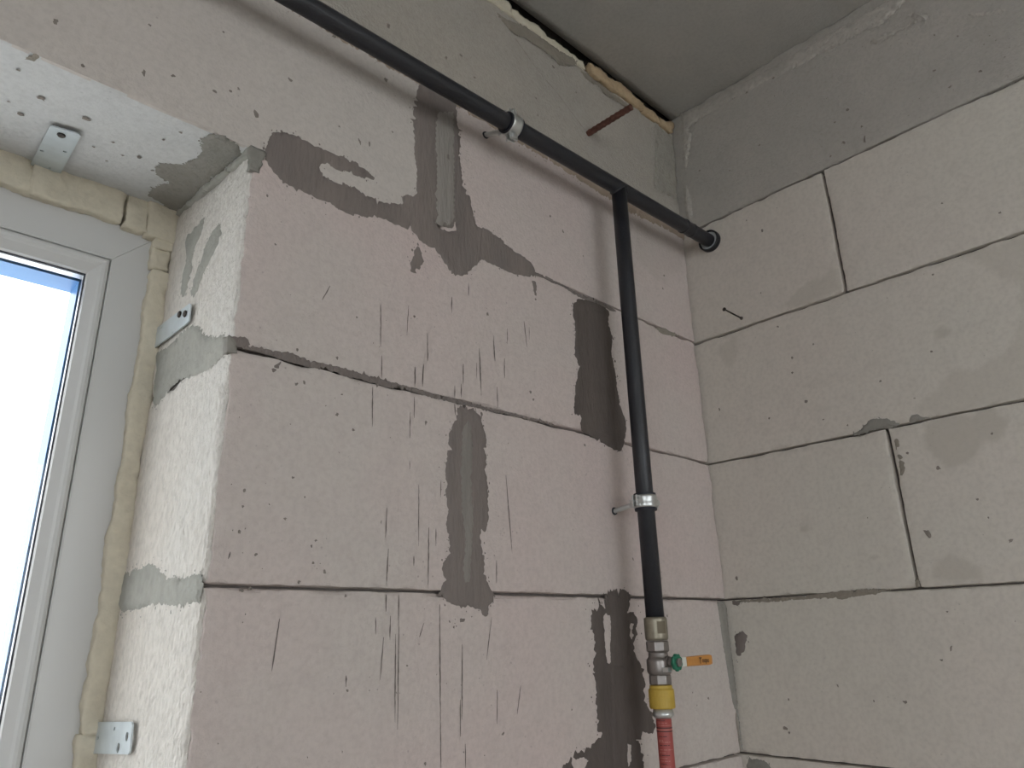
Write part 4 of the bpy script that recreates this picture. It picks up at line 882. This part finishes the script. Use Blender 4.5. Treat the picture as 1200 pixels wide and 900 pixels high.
# ------------------------------------------------------------------ pipe clamps
def clamp(name, lab, P, axis, ear, foot, cap):
    """P on the pipe axis, axis = pipe direction, ear = direction of the screw lugs, foot = stud foot on the wall"""
    P = Vector(P); a = Vector(axis).normalized(); e = Vector(ear).normalized(); wdir = Vector((0, 1, 0))
    t = tag(empty(name, foot), lab, 'clamp', 'pipe clamps')
    mk('rubber_lining', *ring(P, a, [(-.013, PR), (-.013, PR+.0035), (-.0095, PR+.0035), (-.0095, PR+.002), (.0095, PR+.002), (.0095, PR+.0035), (.013, PR+.0035), (.013, PR)], 36), M_GASKET, t, smooth=False)
    mk('band', *ring(P, a, [(-.009, PR+.0022), (-.0095, PR+.0042), (-.007, PR+.0047), (-.003, PR+.0047), (0, PR+.0041), (.003, PR+.0047), (.007, PR+.0047), (.0095, PR+.0042), (.009, PR+.0022)], 40), M_ZINC, t, smooth=True)
    def obox(c_, ha, he, hw):
        V = []; 
        for i in (-1, 1):
            for j in (-1, 1):
                for k in (-1, 1): V.append(c_ + a*(ha*i) + e*(he*j) + wdir*(hw*k))
        return V, [[0,1,3,2],[4,6,7,5],[0,4,5,1],[2,3,7,6],[0,2,6,4],[1,5,7,3]]
    for sg in (1, -1):
        for w_ in (-.0035, .0035):
            bevel(mk('lug', *obox(P + e*sg*(PR+.0085) + wdir*w_, .0085, .0055, .0012), M_ZINC, t), .0008)
        mk('lug_screw', *lathe(P + e*sg*(PR+.009) - wdir*.0085, wdir, [(0, .0042), (.0004, .0046), (.0035, .0046), (.0037, .0022), (.020, .0022)], 16), M_ZINC, t)
    nut = P + wdir*(PR+.004)
    mk('stud_nut', *lathe(nut, wdir, [(0, .0062), (.0005, .0066), (.0085, .0066), (.009, .0062)], 6), M_ZINC, t)
    f_ = Vector(foot); ax = f_ - nut
    L_ = ax.length; prof = []
    n = int(L_/.0012)
    for i in range(n): prof.append((L_*i/n, .0036 if i % 2 else .0041))
    mk('stud', *lathe(nut, ax, prof + [(L_+.02, .0036)], 14), M_ZINC, t, smooth=False)
    mk('plug', *ring(f_, (0, 1, 0), [(-.0015, .0038), (-.002, .0056), (-.0005, .0062), (.02, .0062), (.02, .0038)], 20), M_GASKET, t)
    return t
clamp('pipe_clamp', 'zinc clamp with rubber lining on the horizontal gas pipe under the beam', (-.5655, PY, hz(-.5655)), (1, 0, .0188), (0, 0, -1), (-.5665, 0, .7135), None)
clamp('pipe_clamp', 'zinc clamp with rubber lining halfway down the vertical gas pipe', (PX+.001, PY, .137), (0, 0, 1), (-1, 0, 0), (-.3025, 0, .131), None)

# ------------------------------------------------------------------ coupling, valve, union, hose
AX = (PX+.0015, PY)
def zprof(z0, pr): return lathe((AX[0], AX[1], z0), (0, 0, -1), pr, 32)
cp = tag(empty('pipe_coupling', (AX[0], AX[1], -.064)), 'weathered steel coupling with brown sticker between pipe and valve', 'coupling')
mk('collar', *zprof(-.0315, [(0, .0142), (.0015, .0165), (.004, .0168), (.028, .0168), (.0305, .0164), (.0325, .0145)]), M_COUP, cp, smooth=True)
# sticker: curved patch that follows the collar
V = []; F = []
fwd = math.atan2(CAM_LOC[1]-AX[1], CAM_LOC[0]-AX[0])
for i in range(7):
    an = fwd + .10 + i*.13
    for z in (-.0375, -.0545): V.append((AX[0]+math.cos(an)*.01705, AX[1]+math.sin(an)*.01705, z))
for i in range(6): F.append([2*i, 2*i+1, 2*i+3, 2*i+2])
mk('sticker', V, F, M_STICK, cp)['label'] = 'brown square sticker'

bv = tag(empty('ball_valve', (AX[0], AX[1], -.123)), 'nickel ball valve with green nut and orange lever below the coupling', 'valve')
o = mk('upper_hexagon', *lathe((AX[0], AX[1], -.0645), (0, 0, -1), [(0, .0150), (.0015, .0168), (.0135, .0168), (.0155, .0148)], 8), M_NICKEL, bv); bevel(o, .0006)
mk('valve_body', *zprof(-.0795, [(0, .0135), (.002, .0140), (.006, .0142), (.0085, .0158), (.010, .0172), (.0125, .0176), (.0250, .0176), (.0275, .0170), (.030, .0150), (.0315, .0140)]), M_NICKEL, bv, smooth=True)
o = mk('lower_hexagon', *lathe((AX[0], AX[1], -.1095), (0, 0, -1), [(0, .0146), (.0012, .0160), (.0125, .0160), (.014, .0148)], 8), M_NICKEL, bv); bevel(o, .0006)
ZS = -.0935
mk('stem', *lathe((AX[0], AX[1]-.014, ZS), (0, -1, 0), [(0, .0085), (.005, .0085), (.0055, .0060), (.010, .0060), (.0102, .0045), (.020, .0045)], 20), M_NICKEL, bv, smooth=False)
mk('stop_pin', *box(AX[0]-.012, AX[0]-.005, AX[1]-.024, AX[1]-.014, ZS-.0125, ZS-.0065), M_ZINC, bv)
# toothed green locking nut
gv = []; gf = []; n = 36
for y_, kk in ((-.0285, .92), (-.0292, 1), (-.0325, 1), (-.0332, .9)):
    for i in range(n):
        rr_ = (.0118 if (i // 2) % 2 else .0108)*kk; an = 2*math.pi*i/n
        gv.append((AX[0]+math.cos(an)*rr_, AX[1]+y_, ZS+math.sin(an)*rr_))
for i in range(3):
    for k in range(n): gf.append([i*n+k, i*n+(k+1) % n, (i+1)*n+(k+1) % n, (i+1)*n+k])
gf += [list(range(n)), [3*n+k for k in range(n)][::-1]]
mk('locking_nut', gv, gf, M_GREEN, bv)
mk('nut_cap', *lathe((AX[0], AX[1]-.033, ZS), (0, -1, 0), [(0, .0062), (.003, .0062), (.0036, .0052)], 6), M_NICKEL, bv)
lv = mk('lever', *join([box(AX[0]-.006, AX[0]+.040, AX[1]-.0285, AX[1]-.0265, ZS-.0062, ZS+.0062)]), M_WHITE, bv); bevel(lv, .0006)
def lever_sleeve():
    V = []; F = []; m = 12; n = 16
    for i in range(n+1):
        t = i/n; x = AX[0]+.0275+.060*t; hz_ = (.0066+.0008*t)*(1 if t < .93 else 1-.12*(t-.93)/.07); hy = .0032*(1 if t < .96 else .8)
        yc = AX[1]-.0265-.004*t*t
        for k in range(m):
            an = 2*math.pi*k/m; cs, sn = math.cos(an), math.sin(an)
            V.append((x, yc+hy*math.copysign(abs(cs)**.5, cs), ZS+.0008*t+hz_*math.copysign(abs(sn)**.5, sn)))
    for i in range(n):
        for k in range(m): F.append([i*m+k, i*m+(k+1) % m, (i+1)*m+(k+1) % m, (i+1)*m+k])
    F += [list(range(m)), [n*m+k for k in range(m)][::-1]]
    return V, F
ls = mk('lever_sleeve', *lever_sleeve(), M_ORANGE, lv); ls['label'] = 'orange plastic lever sleeve with black print'
def lettering(name, body, size, loc, rot, mat, parent, sx=1.0):
    cu = bpy.data.curves.new(name, 'FONT'); cu.body = body; cu.size = size; cu.extrude = .0001; cu.align_x = 'LEFT'; cu.align_y = 'CENTER'; cu.resolution_u = 2
    ob = bpy.data.objects.new(name+'_text', cu); C.objects.link(ob); ob.rotation_euler = rot; ob.scale = (sx, 1, 1); ob.location = loc
    bpy.context.view_layer.update()
    me = bpy.data.meshes.new_from_object(ob.evaluated_get(bpy.context.evaluated_depsgraph_get())); mw = ob.matrix_world.copy()
    V = [tuple(mw @ v.co) for v in me.vertices]; F = [list(p.vertices) for p in me.polygons]
    bpy.data.objects.remove(ob); bpy.data.curves.remove(cu); bpy.data.meshes.remove(me)
    return mk(name, V, F, mat, parent)
lettering('printed_logo', 'T', .0125, (AX[0]+.052, AX[1]-.0335, ZS), (math.pi/2, .02, .03), M_BLACK, lv)
lettering('printed_name', 'nupo', .0098, (AX[0]+.0595, AX[1]-.0338, ZS+.0008), (math.pi/2, .02, .05), M_BLACK, lv)

un = tag(empty('dielectric_union', (AX[0], AX[1], -.156)), 'yellow plastic insulating union between the valve and red hose', 'union')
mk('union_body', *zprof(-.1235, [(0, .0138), (.0008, .0160), (.0045, .0162), (.0055, .0176), (.007, .0181), (.029, .0181), (.0305, .0174), (.0308, .0138)]), M_YELLOW, un, smooth=False)
mk('seam', *zprof(-.1375, [(0, .0181), (.0003, .01825), (.0012, .01825), (.0015, .0181)]), M_YELLOW, un)

hs = tag(empty('gas_hose', (AX[0], AX[1], -1.0)), 'red printed gas hose with steel ferrule hanging below yellow union', 'hose')
mk('ferrule', *zprof(-.1535, [(0, .0125), (.001, .0132), (.0045, .0140), (.0065, .0152), (.0085, .0154), (.0110, .0140), (.0130, .0112)]), M_ZINC, hs, smooth=True)
path = [(AX[0], AX[1], -.160 - .03*i) for i in range(27)] + [(AX[0], AX[1]-.02*(i+1), -.97-.022*math.sin((i+1)/4*math.pi/2)*4+.0) for i in range(4)]
mk('hose_sleeve', *tube(path, .0108, 24), M_RED, hs, smooth=True)
def band(z, hgt, mat, nm, a0=None, a1=None, rad=.0110):
    if a0 is None:
        mk(nm, *zprof(z, [(0, .0107), (.0002, rad), (hgt-.0002, rad), (hgt, .0107)]), mat, hs)
    else:
        V = []; F = []
        for i in range(9):
            an = fwd + a0 + (a1-a0)*i/8
            for q in (z, z-hgt): V.append((AX[0]+math.cos(an)*rad, AX[1]+math.sin(an)*rad, q))
        for i in range(8): F.append([2*i, 2*i+1, 2*i+3, 2*i+2])
        mk(nm, V, F, mat, hs)
band(-.1655, .0016, M_DKRED, 'printed_band'); band(-.1775, .0018, M_DKRED, 'printed_band'); band(-.1800, .0014, M_REDL, 'printed_band'); band(-.1820, .0016, M_DKRED, 'printed_band')
rr = random.Random(8)
for i, z in enumerate([-.1685, -.1715, -.1745, -.1885, -.1930, -.1955, -.1995, -.2050, -.2085, -.2120, -.2155, -.2190, -.2225, -.2260]):
    a0 = rr.uniform(-1.0, -.7); m_ = M_REDL if i % 3 else M_DKRED
    for q in range(rr.randint(2, 4)):
        a1 = a0 + rr.uniform(.15, .55); band(z, .0011 if i != 4 else .0022, m_, 'printed_line', a0, min(a1, .95), .01092); a0 = a1 + rr.uniform(.05, .12)
        if a0 > .8: break

# ------------------------------------------------------------------ anchor plates fixing the window
def circ(u, v, rad, n=14): return [(u+rad*math.cos(2*math.pi*i/n), v+rad*math.sin(2*math.pi*i/n)) for i in range(n)]
def anchor(lab, pl, outline, holes, screws, h0, h1, tilt=0):
    V, F = plate_poly(pl, outline, holes, h0, h1)
    ctr = V.mean(0)
    t = tag(empty('anchor_plate', ctr), lab, 'anchor plate', 'window anchor plates')
    mk('plate', V, F, M_GALV, t)
    nrm = {'V': (-1, 0, 0), 'S': (0, 0, -1)}[pl]
    for u, v in screws:
        p = on_plane(pl, np.array([[u, v]]), np.array([h1]))[0]
        mk('screw', *lathe(Vector(p)-Vector(nrm)*.012, nrm, [(0, .002), (.012, .002), (.0121, .0042), (.0132, .0046), (.0145, .0036), (.0146, .0018)], 12), M_NAIL, t)
    return t
# middle, on the reveal
anchor('bright steel anchor plate on the window reveal, middle of the three', 'V',
       [(.290, .3235), (.136, .3180), (.1250, .3195), (.1275, .3420), (.1320, .3450), (.290, .3535)], [circ(.1815, .3225, .0016), circ(.161, .3400, .0026), circ(.140, .3335, .0026), circ(.23, .345, .002)], [(.161, .3400), (.140, .3335)], .0035, .0052)
anchor('bright steel anchor plate at the bottom of the window reveal', 'V',
       [(.290, -.1695), (.134, -.1575), (.1300, -.1550), (.1325, -.1300), (.1360, -.1273), (.290, -.1365)], [circ(.1878, -.1372, .0020), circ(.1445, -.1418, .0044), circ(.1675, -.1540, .0048), circ(.24, -.15, .002)], [], .0035, .0052)
anchor('bright steel anchor plate screwed to the underside of the lintel', 'S',
       [(-1.119, .290), (-1.1226, .129), (-1.1205, .1245), (-1.0950, .1185), (-1.0918, .1225), (-1.0853, .290)], [circ(-1.117, .1975, .0022), circ(-1.0964, .1770, .0022), circ(-1.1087, .1359, .003), circ(-1.1, .24, .002)], [(-1.1087, .1359)], .0035, .0052)

# ------------------------------------------------------------------ steel stub in the beam, nail in the right wall
pts = [(-.3005, .03, .857), (-.3005, 0, .857), (-.300, -.05, .8555), (-.3, -.1015, .854)]
rb = tag(empty('steel_bar_stub', (-.3005, 0, .857)), 'rusty reinforcing bar stub sticking out of the tan concrete beam', 'steel bar')
P_ = []; R_ = []
for i in range(61):
    t = i/60; y = .03 - .1315*t; P_.append((-.3005+.0005*t, y, .857-.003*t)); R_.append(.0056 + (.0009 if i % 5 < 2 else 0))
mk('bar', *tube(P_, R_, 14), M_RUST, rb, smooth=True)
0 and mk('mortar_collar', *ring((-.3005, .001, .857), (0, 1, 0), [(-.004, .0058), (-.0035, .0085), (.0, .0115), (.01, .0115), (.01, .0058)], 18), SM['tan'], rb, smooth=True)
nl = tag(empty('nail', (0, -.104, .5195)), 'long dark nail driven into the right block wall', 'nail')
mk('shank', *tube([(.02, -.104, .5195), (-.03, -.104, .5195), (-.061, -.1042, .5195)], .0016, 10), M_NAIL, nl, smooth=True)
mk('head', *lathe((-.061, -.1042, .5195), (-1, 0, 0), [(0, .0018), (.0008, .0036), (.002, .0038), (.0024, .003)], 14), M_NAIL, nl)
mk('hole_rim', *ring((0, -.104, .5195), (1, 0, 0), [(-.0008, .0016), (-.0012, .0030), (-.0004, .0036), (.004, .0036), (.004, .0016)], 12), M_SCRATCH, nl)
